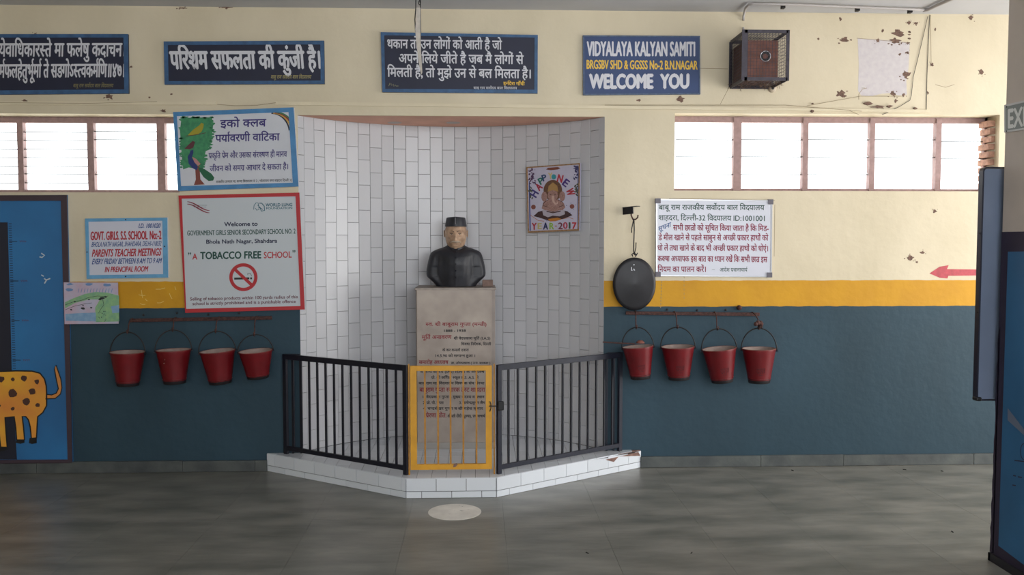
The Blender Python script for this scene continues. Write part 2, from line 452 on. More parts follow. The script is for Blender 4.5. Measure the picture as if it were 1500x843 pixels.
# graffiti scuffs on tiles
# ---- platform
fY = -0.77
pA = (pxL, 0.0); pB = (YP(fY).p(595, 720).x, fY); pC = (YP(fY).p(727, 720).x, fY); pD = (pxR, 0.0)
plat = thing('platform', 'low angular step clad in white tiles in front of the curved niche', 'platform', ((pB[0]+pC[0])/2, -0.4, 0))
core = MB()
def prism(mb, pts, z0, z1):
    n = len(pts); mb.add([(x, y, z0) for x, y in pts] + [(x, y, z1) for x, y in pts],
        [tuple(range(n-1, -1, -1)), tuple(range(n, 2*n))] + [(i, (i+1) % n, n+(i+1) % n, n+i) for i in range(n)])
prism(core, [pA, pB, pC, pD], 0, PT - 0.008)
nf = MB(); prism(nf, [arc(R, -half + 2*half*k/NS) for k in range(NS, -1, -1)], 0, PT - 0.008)
nfo = tag(nf.build('floor_niche', M_GROUT), kind='structure')
core.build('base', M_GROUT, plat)
def clip(poly, a, b_):                                               # keep the left side of a->b
    out = []
    ins = lambda p: (b_[0]-a[0])*(p[1]-a[1]) - (b_[1]-a[1])*(p[0]-a[0]) >= 0
    for i in range(len(poly)):
        p, q = poly[i-1], poly[i]
        if ins(p) != ins(q):
            d1 = (b_[0]-a[0])*(p[1]-a[1]) - (b_[1]-a[1])*(p[0]-a[0]); d2 = (b_[0]-a[0])*(q[1]-a[1]) - (b_[1]-a[1])*(q[0]-a[0])
            t = d1/(d1-d2); out.append((p[0]+(q[0]-p[0])*t, p[1]+(q[1]-p[1])*t))
        if ins(q): out.append(q)
    return out
def parea(p): return abs(sum(p[i-1][0]*p[i][1]-p[i][0]*p[i-1][1] for i in range(len(p))))/2
reg1 = [pA, pB, pC, pD]
reg2 = [arc(R-0.004, half - 2*half*k/NS) for k in range(NS+1)]      # right to left along the back: counter-clockwise
def ccw(p): return p if sum(p[i-1][0]*p[i][1]-p[i][0]*p[i-1][1] for i in range(len(p))) > 0 else p[::-1]
for reg, ya, yb in ((ccw(reg1), fY, 0.0), (ccw(reg2), 0.0, sag)):
    y = ya
    while y < yb - 0.001:
        y1 = min(y + tht, yb); x = pxL - 0.02
        while x < pxR + 0.1:
            cell = [(x+gap/2, y+gap/2), (x+tw-gap/2, y+gap/2), (x+tw-gap/2, y1-gap/2), (x+gap/2, y1-gap/2)]
            for i in range(len(reg)):
                if not cell: break
                cell = clip(cell, reg[i-1], reg[i])
            if cell and parea(cell) > 2e-4 and not (cell[0][0] > pxR-0.12 and y > -0.25 and reg is not reg2 and y < -0.001 and cell[0][0] > nR+0.12):
                mb = MB(); prism(mb, cell, PT-0.008, PT + rng.uniform(-0.0005, 0.0005)); mb.build('tile', M_STEPTILE, plat if ya < 0 else nfo)
            x += tw
        y = y1
_mp = [(nR+0.10, -0.27), (pxR, -0.27), (pxR, -0.001), (nR+0.10, -0.001)]
for i in range(4):
    if _mp: _mp = clip(_mp, ccw(reg1)[i-1], ccw(reg1)[i])
M_MORT = mat('broken_mortar', (128, 98, 88), 0.9, var=0.25, vscale=25, bump=0.5)
mb = MB(); prism(mb, _mp, PT-0.0078, PT-0.002); mb.build('mortar_patch', M_MORT, plat)
for (p, q) in ((pA, pB), (pB, pC), (pC, pD)):
    p3 = Vector((p[0], p[1], 0)); q3 = Vector((q[0], q[1], 0)); L_ = (q3-p3).length; t = (q3-p3)/L_; n = Vector((t.y, -t.x, 0))
    for (z0, z1, ofs) in ((0.047, PT, 0.0), (0.0, 0.047, 0.1)):
        s0 = -ofs if (p is not pA) else -0.12 - ofs
        while s0 < L_ - 0.004:
            a0 = max(s0, 0) + 0.0018; a1 = min(s0 + tht*1.02, L_) - 0.0018
            if a1 - a0 > 0.01 and not (p is pC and z1 == PT and a0 > L_ - 0.02):
                mb = MB(); c0 = p3 + t*a0; c1 = p3 + t*a1; j = rng.uniform(0, 0.0008)
                ztop = z1-0.002
                vs = [c0, c1, c1+n*(0.007+j), c0+n*(0.007+j)]
                if p is pC and z1 == PT and a1 > L_ - 0.35:         # broken upper edge at the right end
                    f0 = max(0, (a0-(L_-0.35))/0.35); zt0 = ztop - 0.004*(f0 > 0); zt1 = ztop - 0.012
                    zs = [zt0, zt1, zt1, zt0]
                    if a0 > L_-0.25: zs = [ztop-0.02, ztop-0.006, ztop-0.006, ztop-0.02]
                else: zs = [ztop]*4
                mb.add([Vector((v.x, v.y, z0+0.002)) for v in vs] + [Vector((v.x, v.y, zz)) for v, zz in zip(vs, zs)],
                       [(0,3,2,1),(4,5,6,7),(0,1,5,4),(1,2,6,5),(2,3,7,6),(3,0,4,7)])
                mb.build('tile', M_STEPTILE, plat)
            s0 += tht*1.02
# broken brown mortar at the right corner of the step
PR = Plane((pD[0], pD[1], 0), (Vector((pD[0]-pC[0], pD[1]-pC[1], 0)).normalized().cross(Vector((0,0,1)))))
MB().slab(PR, [(886,673.5),(934,662.5),(937,668),(905,669),(898,677),(890,675)], 0.001, 0.0095).build('mortar_patch', mat('broken_mortar', (120, 92, 84), 0.9, var=0.25, vscale=25, bump=0.5), plat)

# ---- windows
M_GLASS = bpy.data.materials.new('louvre_glass'); M_GLASS.use_nodes = True
_n = M_GLASS.node_tree.nodes; _n['Principled BSDF'].inputs['Transmission Weight'].default_value = 1.0
_n['Principled BSDF'].inputs['Roughness'].default_value = 0.0; _n['Principled BSDF'].inputs['IOR'].default_value = 1.2
_n['Principled BSDF'].inputs['Base Color'].default_value = (0.97, 0.99, 0.98, 1)
M_EDGE = mat('louvre_edge_grey', (52, 46, 46), 0.6)
FY = YP(0.19)
def window(name, x0, x1, z0, z1, mull, louvres):
    w = bpy.data.objects.new(name, None); COL.objects.link(w); w.location = ((x0+x1)/2, 0.2, z0); tag(w, kind='structure')
    fr = MB(); y0, y1 = 0.17, 0.21
    fr.box(x0, x1, y0, y1, z1-0.045, z1); fr.box(x0, x1, y0, y1, z0, z0+0.028)
    fr.box(x0, x0+0.02, y0, y1, z0, z1); fr.box(x1-0.02, x1, y0, y1, z0, z1)
    fr.build('window_frame', M_FRAME, w)
    for (a, b_) in mull:
        xa = FY.p(a, 230).x; xb = FY.p(b_, 230).x
        mb = MB(); mb.box(xa, xb, 0.16, 0.215, z0+0.01, z1-0.01); mb.build('mullion', M_FRAME, w)
    for (a, b_, ys) in louvres:
        xa = FY.p(a, 230).x; xb = FY.p(b_, 230).x
        for yy in ys:
            z = FY.p((a+b_)/2, yy).z
            gl = MB(); gl.bar((xa, 0.195, z), (xb, 0.195, z), 0.05, 0.003, side=(0, 0.85, 0.5))
            pane = gl.build('louvre_pane', M_GLASS, w)
            mb = MB(); mb.tube([(xa, 0.195-0.02, z-0.012), (xb, 0.195-0.02, z-0.012)], 0.0038, 6); mb.build('pane_edge', M_EDGE, pane)
    return w
window('window_1', wl0, wl1, wlB, wlT, [(28.5, 37), (130.5, 140), (232, 243.5), (-75, -66), (-178, -169)],
       [(-66, 28, [192, 204, 217, 229, 242, 253, 266]), (37, 130, [192, 204, 217, 229, 242, 253, 266]), (140, 232, [191, 203, 229, 254]), (243, 260, [203, 229, 254]),
        (-169, -75, [192, 217, 242, 266])])
window('window_2', wr0, wr1, wrB, wrT, [(1073, 1084.5), (1174, 1182), (1271.5, 1279), (1368, 1376)],
       [(989, 1073, [203, 228, 254]), (1085, 1174, [203, 228, 254]), (1182, 1271, [203, 229, 254]), (1279, 1368, [203, 229]), (1376, 1455, [206, 231])])
# broken brick edges of the right window jamb
jb = MB(); rj = random.Random(5)
for k in range(9):
    z = wrB + 0.03 + k*(wrT-wrB-0.05)/9; d = rj.uniform(0.03, 0.055)
    jb.box(wr1-d, wr1+0.02, 0.06, 0.2, z, z+0.045)
jb.build('broken_brick_edge', mat('raw_brick', (168, 130, 112), 0.9, var=0.3, vscale=30, bump=0.5), WB)
# outside ground seen only as light
tag(MB().box(-30, 30, 0.9, 40, -0.4, -0.3).build('ground', mat('bright_courtyard', (232, 228, 218), 0.9)), kind='structure')
# ---- pillar on the right, with its painted notice
_d = Plane((0, -2.10, 0), (0, -1, 0)); PXx = _d.p(1462, 560).x
PY1 = -2.10
PIL = Plane((PXx, 0, 0), (-1, 0, 0))
tag(MB().box(PXx, PXx+0.55, -3.4, PY1, 0, CEIL).build('wall_pillar', M_GREIGE), kind='structure')
zsk = YP(PY1).p(1450, 811).z
tag(MB().box(PXx-0.018, PXx, -3.42, PY1+0.018, 0, zsk).box(PXx-0.018, PXx+0.55, PY1, PY1+0.018, 0, zsk).build('baseboard_pillar', mat('dark_skirting', (34, 32, 38), 0.5)), kind='structure')
# dark painted surround with a ragged edge, then the blue notice inside it
M_PLUM = mat('plum_border_paint', (44, 34, 58), 0.6, var=0.12, vscale=8)
M_PBLUE = mat('notice_blue_paint', (44, 104, 150), 0.55, var=0.12, vscale=3)
zt = YP(PY1).p(1466, 340).z
pm = thing('wall_notice', 'large blue painted notice with dark plum surround on the pillar at right edge', 'notice', (PXx-0.006, -2.7, zsk))
mb = MB(); mb.box(PXx-0.004, PXx-0.0005, -3.38, PY1, zsk, zt)
zz = zsk; rj = random.Random(9); pr = []
while zz < 1.25:
    pr.append((zz, rj.uniform(0.002, 0.012) + 0.02*max(0, 1-(zz-zsk)/1.1))); zz += 0.045
pr.append((1.3, 0.0))
v = [(PXx-0.004, PY1 + d, z) for z, d in pr] + [(PXx+0.02, PY1 + d, z) for z, d in pr]
n_ = len(pr); v += [(PXx-0.004, PY1-0.01, z) for z, d in pr] 
mb.add(v, [(i, i+1, n_+i+1, n_+i) for i in range(n_-1)] + [(i, 2*n_+i, 2*n_+i+1, i+1) for i in range(n_-1)])
mb.build('surround', M_PLUM, pm)
mb = MB(); mb.slab(PIL, [(1478, 369), (1560, 368), (1560, 872), (1464, 800)], 0.004, 0.006); mb.build('blue_panel', M_PBLUE, pm)
mb = MB(); mb.poly(PIL, [(1476, 598), (1502, 632), (1502, 640), (1476, 616)], 0.0065); mb.build('pale_triangle', mat('pale_mauve_paint', (108, 118, 140), 0.6), pm)
mb = MB(); mb.stroke(PIL, ell(1500, 662, 5, 12, 20), 1.0, 0.0066, True); mb.build('painted_ring', M_PLUM, pm)
for pts in ([(1486, 675), (1512, 678)], [(1484, 697), (1488, 698)], [(1491, 699), (1497, 700)], [(1483, 711), (1488, 712)]): MB().stroke(PIL, pts, 1.6, 0.0066).build('painted_mark', M_PLUM, pm)
ex = thing('exit_sign', 'grey EXIT sign plate with pale letters high on the pillar', 'sign', PIL.p(1490, 190))
zc = Z(1400, 130, 3.67)
q = zc((268, 88), (400, 54), (400, 205), (268, 238))
q = [(1473, 154), (1520, 143), (1520, 187), (1473, 194.5)]
MB().slab(PIL, q, 0.0, 0.008).build('plate', mat('sign_pale_rim', (205, 205, 205), 0.4), ex)
MB().slab(PIL, [(1475, 156.5), (1518, 146.5), (1518, 185), (1475, 191.8)], 0.008, 0.0085).build('face', mat('sign_grey_face', (120, 128, 126), 0.4), ex)
pp = Print(PIL, 0.0092); pp.line('EXIT', (1477, 187.5), (1514, 182), 27, 0.03); pp.done(mat('sign_letters', (226, 228, 226), 0.5), ex)
for (x, y) in ((1474.5, 156.5), (1474.3, 192.5)): MB().poly(PIL, ell(x, y, 1, 1.4, 10), 0.0095).build('screw', M_BLACK, ex)
# ---- board behind the pillar, seen from its back
BP = YP(PY1 + 0.06)
x0 = BP.p(1433.5, 400).x; zt_, zb_ = BP.p(1450, 245).z, BP.p(1450, 587).z
bb = thing('display_board', 'tall dark slate display board with rounded corners fixed beside the pillar', 'board', (x0+0.3, PY1+0.06, zb_))
def rounded(x0, x1, z0, z1, r, n=5):
    out = []
    for cx, cz, a in ((x0+r, z0+r, 180), (x1-r, z0+r, 270), (x1-r, z1-r, 0), (x0+r, z1-r, 90)):
        for k in range(n+1): t = math.radians(a + 90*k/n); out.append((cx+r*math.cos(t), cz+r*math.sin(t)))
    return out
def yprism(mb, pts, ya, yb):
    n = len(pts); return mb.add([(x, ya, z) for x, z in pts] + [(x, yb, z) for x, z in pts],
        [tuple(range(n)), tuple(range(2*n-1, n-1, -1))] + [(i, n+i, n+(i+1) % n, (i+1) % n) for i in range(n)])
yprism(MB(), rounded(x0+0.008, x0+0.6, zb_+0.01, zt_-0.01, 0.02), PY1+0.05, PY1+0.075).build('panel', mat('slate_panel', (112, 124, 146), 0.35, var=0.08, vscale=3), bb)
fr = MB(); o_ = rounded(x0, x0+0.61, zb_, zt_, 0.026); i_ = rounded(x0+0.008, x0+0.602, zb_+0.008, zt_-0.008, 0.02)
n_ = len(o_); fr.add([(x, PY1+0.045, z) for x, z in o_] + [(x, PY1+0.085, z) for x, z in o_] + [(x, PY1+0.045, z) for x, z in i_] + [(x, PY1+0.085, z) for x, z in i_],
  [(i, n_+i, n_+(i+1) % n_, (i+1) % n_) for i in range(n_)] + [(i, (i+1) % n_, 2*n_+(i+1) % n_, 2*n_+i) for i in range(n_)] + [(2*n_+i, 2*n_+(i+1) % n_, 3*n_+(i+1) % n_, 3*n_+i) for i in range(n_)])
fr.build('frame', mat('dark_slate_frame', (44, 46, 60), 0.4, 0.3), bb)
MB().box(x0-0.002, x0+0.03, PY1+0.04, PY1+0.09, zb_-0.002, zb_+0.022).build('corner_cap', M_BLACK, bb, bevel=0.008)
for z in (BP.p(1435, 342).z, BP.p(1435, 458).z):
    MB().tube([(x0-0.003, PY1+0.06, z), (x0+0.004, PY1+0.06, z)], 0.005, 10).build('screw', M_BLACK, bb)

# ================================================================== SIGNBOARDS
def board(name, label, cat, outer, inner, m_border, m_panel, group=None, t=0.022, pl=WALL, rim=0.004, bn='frame'):
    c = pl.p(sum(p[0] for p in outer)/4, sum(p[1] for p in outer)/4, t/2)
    T = thing(name, label, cat, (c.x, c.y, min(pl.p(*p).z for p in outer)), group)
    MB().slab(pl, outer, 0.0, t-rim).build('panel', m_panel, T)
    MB().frame(pl, outer, inner, t-rim, t).build(bn, m_border, T)
    MB().slab(pl, inner, t-rim, t-rim+0.0012).build('face', m_panel, T)
    return T, t - rim + 0.0016
zc = Z(0, 0, 4.684)
T, o_ = board('signboard', 'long navy signboard with two lines of white verse, at upper left edge', 'signboard',
  [(-95, 51)] + zc((885, 238), (890, 645)) + [(-95, 140)], [(-88, 56)] + zc((855, 262), (860, 617)) + [(-88, 134)], M_SBLUE, M_NAVY)
pp = Print(WALL, o_)
pp.line('कम^ण~येवािधकारस~ते मा फलेषु कदाचन।', (-32, 83), zc((855, 386))[0], 19, 0.016, slant=0.03)
pp.line('मा कम^फलहेतुभू^मा^ ते सङ~गोऽस~त~वकम^िण॥४७॥', (-26, 114), zc((864, 528))[0], 19, 0.016, slant=0.03)
pp.done(M_LGREY, T)
pp = Print(WALL, o_); pp.line('बाबू राम सर्वोदय बाल विद्यालय'.replace('र्वो', 'वो^').replace('वि', 'िव').replace('द्या', 'द~या'), zc((500, 600))[0], zc((775, 600))[0], 5, 0.01, slant=.2); pp.done(mat('faded_yellow_lettering', (120, 112, 74), 0.6), T, 'small faded yellow line of script')
zc = Z(230, 40, 5.77)
T, o_ = board('signboard', 'navy signboard with one line of very large white Hindi letters', 'signboard',
  zc((65, 125), (1415, 118), (1420, 482), (72, 488)), zc((100, 155), (1385, 150), (1388, 455), (105, 460)), M_SBLUE, M_NAVY)
pp = Print(WALL, o_); pp.line('पिरश`म सफलता की कुंजी है।', zc((118, 352))[0], zc((1382, 347))[0], 25, 0.024, slant=-0.08); pp.done(M_LGREY, T)
pp = Print(WALL, o_); pp.line('बाबू राम सवो^दय बाल िवद~यालय', zc((960, 435))[0], zc((1300, 435))[0], 5, 0.01, slant=.2); pp.done(mat('dull_yellow_lettering', (150, 140, 92), 0.6), T, 'small dull yellow line of script')
zc = Z(540, 0, 5.27)
T, o_ = board('signboard', 'navy signboard with three lines of white Hindi, behind the hanging cable', 'signboard',
  zc((95, 253), (1305, 275), (1303, 725), (108, 715)), zc((122, 277), (1280, 295), (1278, 697), (130, 690)), M_SBLUE, M_NAVY)
pp = Print(WALL, o_)
pp.line('थकान तो उन लोगों को आती है जो', zc((145, 372))[0], zc((1028, 382))[0], 12.5, 0.018)
pp.line('अपने िलये जीते है जब मै लोगों से', zc((235, 485))[0], zc((1195, 495))[0], 12.5, 0.018)
pp.line('िमलती है, तो मुझे उन से बल िमलता है।', zc((145, 592))[0], zc((1250, 605))[0], 12.5, 0.018)
pp.line('बाबू राम सवो^दय बाल िवद~यालय', zc((810, 688))[0], zc((1145, 690))[0], 3.4, 0.006)
pp.done(M_LGREY, T)
pp = Print(WALL, o_); pp.line('इन~िदरा गाँधी', zc((1040, 657))[0], zc((1205, 660))[0], 4.6, 0.02)
pp.done(M_SYEL, T, 'small yellow signature line')
mb = MB(); mb.stroke(WALL, zc((155, 665), (165, 640), (163, 658), (175, 645), (178, 662), (190, 648), (195, 668), (205, 655), (212, 665), (230, 664)), 0.7, o_)
mb.build('scribble', mat('scribble_olive', (140, 136, 100), 0.6), T)
zc = Z(830, 0, 4.41)
T, o_ = board('signboard', 'navy welcome signboard with white and yellow English capitals', 'signboard',
  zc((103, 232), (858, 236), (860, 612), (105, 618)), zc((112, 240), (850, 244), (852, 604), (114, 610)), mat('worn_blue_rim', (66, 84, 112), 0.5, var=0.3, vscale=40), mat('sign_deep_blue', (34, 58, 104), 0.5, var=0.1, vscale=4))
pp = Print(WALL, o_)
pp.line('VIDYALAYA KALYAN SAMITI', zc((133, 360))[0], zc((828, 362))[0], 20.5, 0.022)
pp.line('WELCOME', zc((150, 570))[0], zc((556, 570))[0], 20, 0.045); pp.line('YOU', zc((608, 570))[0], zc((788, 568))[0], 20, 0.045)
pp.done(M_LGREY, T)
pp = Print(WALL, o_); pp.line('BRGSBV SHD & GGSSS No-2 B.N.NAGAR', zc((130, 444))[0], zc((845, 449))[0], 12.5, 0.02); pp.done(M_SYEL, T, 'yellow middle line of capitals')

# ---- eco club sign
E2 = YP(-0.03)
zc = Z(250, 150, 6.02)
M_PWHITE = mat('painted_white', (196, 198, 206), 0.5, var=0.03, vscale=6)
M_CYAN = mat('sign_sky_blue', (66, 124, 172), 0.5, var=0.12, vscale=14)
T, o_ = board('signboard', 'blue-framed white sign with painted tree and birds, partly covering the left window', 'signboard',
  zc((35, 92), (1092, 50), (1135, 745), (78, 785)), zc((68, 128), (1048, 92), (1085, 712), (105, 742)), M_CYAN, M_PWHITE, t=0.035)
M_VIO = mat('violet_lettering', (52, 40, 110), 0.6)
pp = Print(WALL, o_+0.0004)
pp.line('इको क~लब', zc((438, 222))[0], zc((842, 212))[0], 10.5, 0.02)
pp.line('पया^वरणी वािटका', zc((395, 350))[0], zc((960, 335))[0], 10, 0.02)
pp.line('प`कृित प`ेम और उसका संरक~षण ही मानव', zc((335, 495))[0], zc((1025, 480))[0], 7.6, 0.014)
pp.line('जीवन को समग` आधार दे सकता है।', zc((345, 610))[0], zc((1035, 590))[0], 7.6, 0.014)
pp.done(M_VIO, T)
pp = Print(WALL, o_+0.0004); pp.line('राजकीय उच~चतर मा. कन~या िवद~यालय नं. 2 , भोलानाथ नगर शाहदरा िदल~ली 32', zc((400, 712))[0], zc((1070, 697))[0], 3.2, 0.012); pp.done(M_BLACK, T, 'tiny black bottom line')
M_GRN = mat('leaf_green_paint', (44, 112, 80), 0.6, c2=(62, 140, 92), vscale=30)
rg = random.Random(11)
mb = MB()
mb.poly(WALL, zc((95, 138), (362, 132), (375, 200), (365, 290), (350, 380), (310, 430), (290, 520), (240, 590), (160, 575), (110, 592), (92, 400), (82, 250)), o_)
for k in range(30):
    mb.poly(WALL, zc(*blob(rg.choice([rg.uniform(84, 100)]*2+[rg.uniform(95, 360)]) , rg.uniform(150, 590), 15, 9, 0.45, 9, rg)), o_ + 0.00005*(k % 4 + 1))
for k in range(14): mb.poly(WALL, zc(*blob(rg.uniform(85, 370), rg.uniform(128, 142), 18, 9, 0.45, 8, rg)), o_ + 0.0001)
for k in range(46):
    a = rg.random(); y = 130 + 470*a; x = 372 - 190*max(0, a-0.4) + rg.uniform(-25, 12)
    mb.poly(WALL, zc(*blob(x, y, 20, 8, 0.4, 9, rg)), o_ + 0.00005*(k % 4 + 1))
mb.build('tree_crown', M_GRN, T)
mb = MB(); mb.poly(WALL, zc((215, 560), (255, 560), (262, 680), (300, 725), (205, 730), (222, 680)), o_+0.0004); mb.build('tree_trunk', mat('trunk_brown_paint', (120, 62, 52), 0.6), T)
mb = MB(); mb.poly(WALL, zc((150, 290), (200, 240), (250, 205), (270, 180), (292, 190), (288, 225), (270, 262), (235, 285), (180, 292)), o_+0.0005)
mb.build('yellow_bird', mat('bird_olive_yellow', (150, 142, 36), 0.6), T)
mb = MB(); mb.stroke(WALL, zc((135, 298), (200, 290), (260, 280), (310, 268)), 0.9, o_+0.0006); mb.poly(WALL, zc((120, 410), (150, 380), (195, 340), (215, 350), (200, 400), (165, 415)), o_+0.0005)
mb.build('dark_bird', mat('bird_maroon', (84, 40, 48), 0.6), T)
mb = MB(); mb.poly(WALL, zc((175, 425), (200, 420), (200, 450), (185, 490), (215, 530), (240, 570), (230, 600), (190, 580), (158, 540), (150, 480), (165, 455)), o_+0.0006)
mb.build('peacock_body', mat('peacock_blue', (28, 48, 104), 0.6), T)
mb = MB(); mb.poly(WALL, zc((240, 570), (300, 590), (360, 630), (385, 665), (375, 690), (335, 695), (290, 660), (250, 600)), o_+0.0006)
mb.build('peacock_tail', mat('peacock_green', (28, 92, 62), 0.6), T)
mb = MB(); mb.poly(WALL, zc((190, 480), (225, 500), (265, 545), (240, 560), (210, 530)), o_+0.0007); mb.build('peacock_wing', mat('peacock_pink', (172, 122, 120), 0.6), T)
for k, c in enumerate(((40, 44, 62), (190, 150, 60), (130, 36, 46), (60, 110, 70))):
    mb = MB(); d = k*15 - 8
    mb.stroke(WALL, zc(*[(900 + d + 160*math.sin(t) - 4, 95 + 175*(1-math.cos(t)) - d*0.15) for t in [i*0.16 for i in range(0, 10)]]), 2.2, o_+0.0003+k*0.0001)
    mb.build('rainbow_band', mat('rainbow_%d' % k, c, 0.6), T)

# ---- tobacco-free sign
zc = Z(250, 280, 4.685)
M_RED = mat('sign_red', (172, 34, 42), 0.5)
M_PW2 = mat('print_white', (186, 192, 198), 0.45)
T, o_ = board('signboard', 'square red-framed tobacco-free sign with a no smoking symbol', 'signboard',
  zc((62, 32), (888, 12), (925, 812), (108, 835)), zc((84, 54), (862, 38), (896, 788), (114, 808)), M_RED, M_PW2, t=0.028)
M_INK = mat('ink_dark_blue', (30, 36, 66), 0.6); M_TEAL = mat('ink_green', (12, 66, 58), 0.6)
pp = Print(WALL, o_)
pp.line('Welcome to', zc((368, 242))[0], zc((596, 238))[0], 5.8, 0.035)
pp.line('Bhola Nath Nagar, Shahdara', zc((245, 362))[0], zc((730, 354))[0], 5.6, 0.03); pp.done(M_INK, T)
pp = Print(WALL, o_)
pp.line('GOVERNMENT GIRLS SENIOR SECONDARY SCHOOL NO. 2', zc((114, 306))[0], zc((856, 292))[0], 7.0, 0.014)
pp.line('TOBACCO FREE', zc((204, 468))[0], zc((620, 462))[0], 10.2, 0.03)
pp.done(M_TEAL, T, 'green capitals')
pp = Print(WALL, o_)
pp.line('A', zc((150, 470))[0], zc((182, 470))[0], 8.5, 0.02); pp.line('SCHOOL', zc((640, 462))[0], zc((830, 457))[0], 9, 0.016)
pp.done(M_RED, T, 'red words')
mb = MB()
for xx in (124, 136, 840, 852): mb.poly(WALL, zc(*ell(xx, 428 if xx < 500 else 412, 4.5, 6, 10)), o_); mb.stroke(WALL, zc((xx+3, 430 if xx < 500 else 414), (xx-2, 442 if xx < 500 else 426)), 0.6, o_)
mb.build('quotation_marks', M_TEAL, T)
pp = Print(WALL, o_)
pp.line('Selling of tobacco products within 100 yards radius of this', zc((134, 752))[0], zc((872, 736))[0], 4.4, 0.02)
pp.line('school is strictly prohibited and is a punishable offence', zc((150, 784))[0], zc((858, 768))[0], 4.4, 0.02)
pp.done(mat('ink_maroon', (96, 40, 56), 0.6), T, 'small maroon warning lines')
mb = MB()
O = zc(*ell(499, 592, 97, 96, 48)); I = zc(*ell(499, 592, 74, 73, 48))
for k in range(48): j = (k+1) % 48; mb.poly(WALL, [O[k], O[j], I[j], I[k]], o_+0.0004)
mb.stroke(WALL, zc((443, 540), (555, 645)), 4.6, o_+0.0003)
mb.build('prohibition_ring', M_RED, T)
mb = MB(); mb.poly(WALL, zc((436, 595), (540, 593), (540, 607), (436, 609)), o_); mb.poly(WALL, zc((546, 593), (558, 593), (558, 607), (546, 607)), o_)
mb.stroke(WALL, zc((530, 578), (528, 566), (545, 564), (552, 575), (555, 585)), 0.7, o_); mb.build('cigarette', M_BLACK, T)
mb = MB()
for dy in (0, 16): mb.stroke(WALL, zc(*[(114 + 152*t, 74 + dy + 60*(t*t*(3-2*t))) for t in [i/12 for i in range(13)]]), [0.9+1.0*math.sin(math.pi*i/12) for i in range(13)], o_)
mb.build('ribbon_emblem', mat('emblem_red', (132, 40, 60), 0.5), T)
mb = MB(); mb.stroke(WALL, zc((150, 98), (250, 98)), 0.6, o_); mb.stroke(WALL, zc((160, 110), (245, 110)), 0.6, o_); mb.build('emblem_line', mat('emblem_grey', (90, 100, 112), 0.5), T)
mb = MB(); M_LUNG = mat('emblem_teal', (36, 92, 110), 0.5)
mb.stroke(WALL, zc((570, 128), (572, 100), (585, 82), (600, 82), (604, 100), (606, 128), (590, 132), (582, 118)), 0.9, o_)
mb.stroke(WALL, zc((608, 84), (625, 84), (642, 104), (644, 134), (622, 138), (616, 118), (606, 110)), 1.3, o_); mb.stroke(WALL, zc((596, 96), (612, 112), (632, 128)), 0.8, o_)
mb.build('lung_emblem', M_LUNG, T)
pp = Print(WALL, o_); pp.line('WORLD LUNG', zc((652, 106))[0], zc((834, 104))[0], 4.4, 0.03); pp.line('FOUNDATION', zc((656, 126))[0], zc((834, 123))[0], 2.8, 0.03); pp.done(M_LUNG, T, 'teal organisation lettering')

# ---- parents' meetings sign
zc = Z(90, 310, 4.96)
M_PBL = mat('pale_blue_frame', (98, 156, 196), 0.5, var=0.08, vscale=20)
T, o_ = board('signboard', 'small pale-blue-framed sign about parent teacher meetings in red and blue', 'signboard',
  zc((180, 52), (775, 45), (782, 480), (192, 490)), zc((205, 75), (740, 68), (746, 455), (213, 462)), M_PBL, mat('sign_mauve_white', (198, 200, 214), 0.5))
M_RINK = mat('ink_red', (168, 34, 48), 0.6); M_BINK = mat('ink_blue', (36, 66, 132), 0.6)
pp = Print(WALL, o_)
pp.line('GOVT. GIRLS. S.S. SCHOOL', zc((213, 208))[0], zc((625, 202))[0], 12, 0.022); pp.line('No:-2', zc((643, 202))[0], zc((725, 200))[0], 12, 0.022)
pp.line('PARENTS TEACHER MEETINGS', zc((222, 330))[0], zc((720, 320))[0], 10.5, 0.02, slant=0.15)
pp.line('IN PRENCIPAL ROOM', zc((315, 442))[0], zc((625, 436))[0], 7.8, 0.022, slant=0.15); pp.done(M_RINK, T, 'red lines')
pp = Print(WALL, o_)
pp.line('I.D. 1001020', zc((560, 120))[0], zc((716, 118))[0], 6.4, 0.02, slant=0.2)
pp.line('BHOLA NATH NAGAR, SHAHDARA, DELHI-110032', zc((218, 258))[0], zc((722, 250))[0], 7, 0.01, slant=0.2)
pp.line('EVERY FRIDAY BETWEEN 8 AM TO 9 AM', zc((222, 384))[0], zc((723, 376))[0], 7.8, 0.014, slant=0.2); pp.done(M_BINK, T, 'blue lines')
for (x, y) in ((196, 295), (757, 254), (475, 472), (475, 60)): MB().slab(WALL, zc(*ell(x, y, 5, 5, 10)), 0.02, 0.024).build('screw', M_WIRE, T)

# ---- child's drawing
c1 = WALL.p(134, 473)
T = thing('drawing', "child's crayon drawing of a green hill on paper below the small sign", 'drawing', c1)
zc = Z(90, 310, 4.96); WALL_ = WALL; WALL = YP(-0.0225)
MB().slab(WALL, zc((22, 515), (415, 517), (420, 815), (28, 818)), 0.010, 0.012).build('paper', mat('paper_lilac_white', (178, 176, 196), 0.7, c2=(186, 160, 176), vscale=14), T)
mb = MB(); mb.poly(WALL, zc((25, 660), (90, 630), (170, 600), (250, 585), (330, 590), (418, 612), (419, 640), (418, 660), (300, 640), (200, 640), (100, 665), (26, 705)), 0.0125)
mb.poly(WALL, zc((280, 640), (418, 655), (420, 800), (250, 805), (245, 700)), 0.0126); mb.build('green_hill', mat('crayon_green', (140, 180, 128), 0.7, c2=(116, 160, 130), vscale=40), T)
mb = MB(); mb.poly(WALL, zc((28, 745), (120, 740), (250, 735), (250, 800), (30, 795)), 0.0127); M_CB = mat('crayon_blue', (112, 150, 186), 0.7, c2=(134, 164, 192), vscale=30); MB().poly(WALL, zc((360, 690), (419, 680), (420, 735), (370, 740)), 0.0128).build('blue_water', M_CB, T)
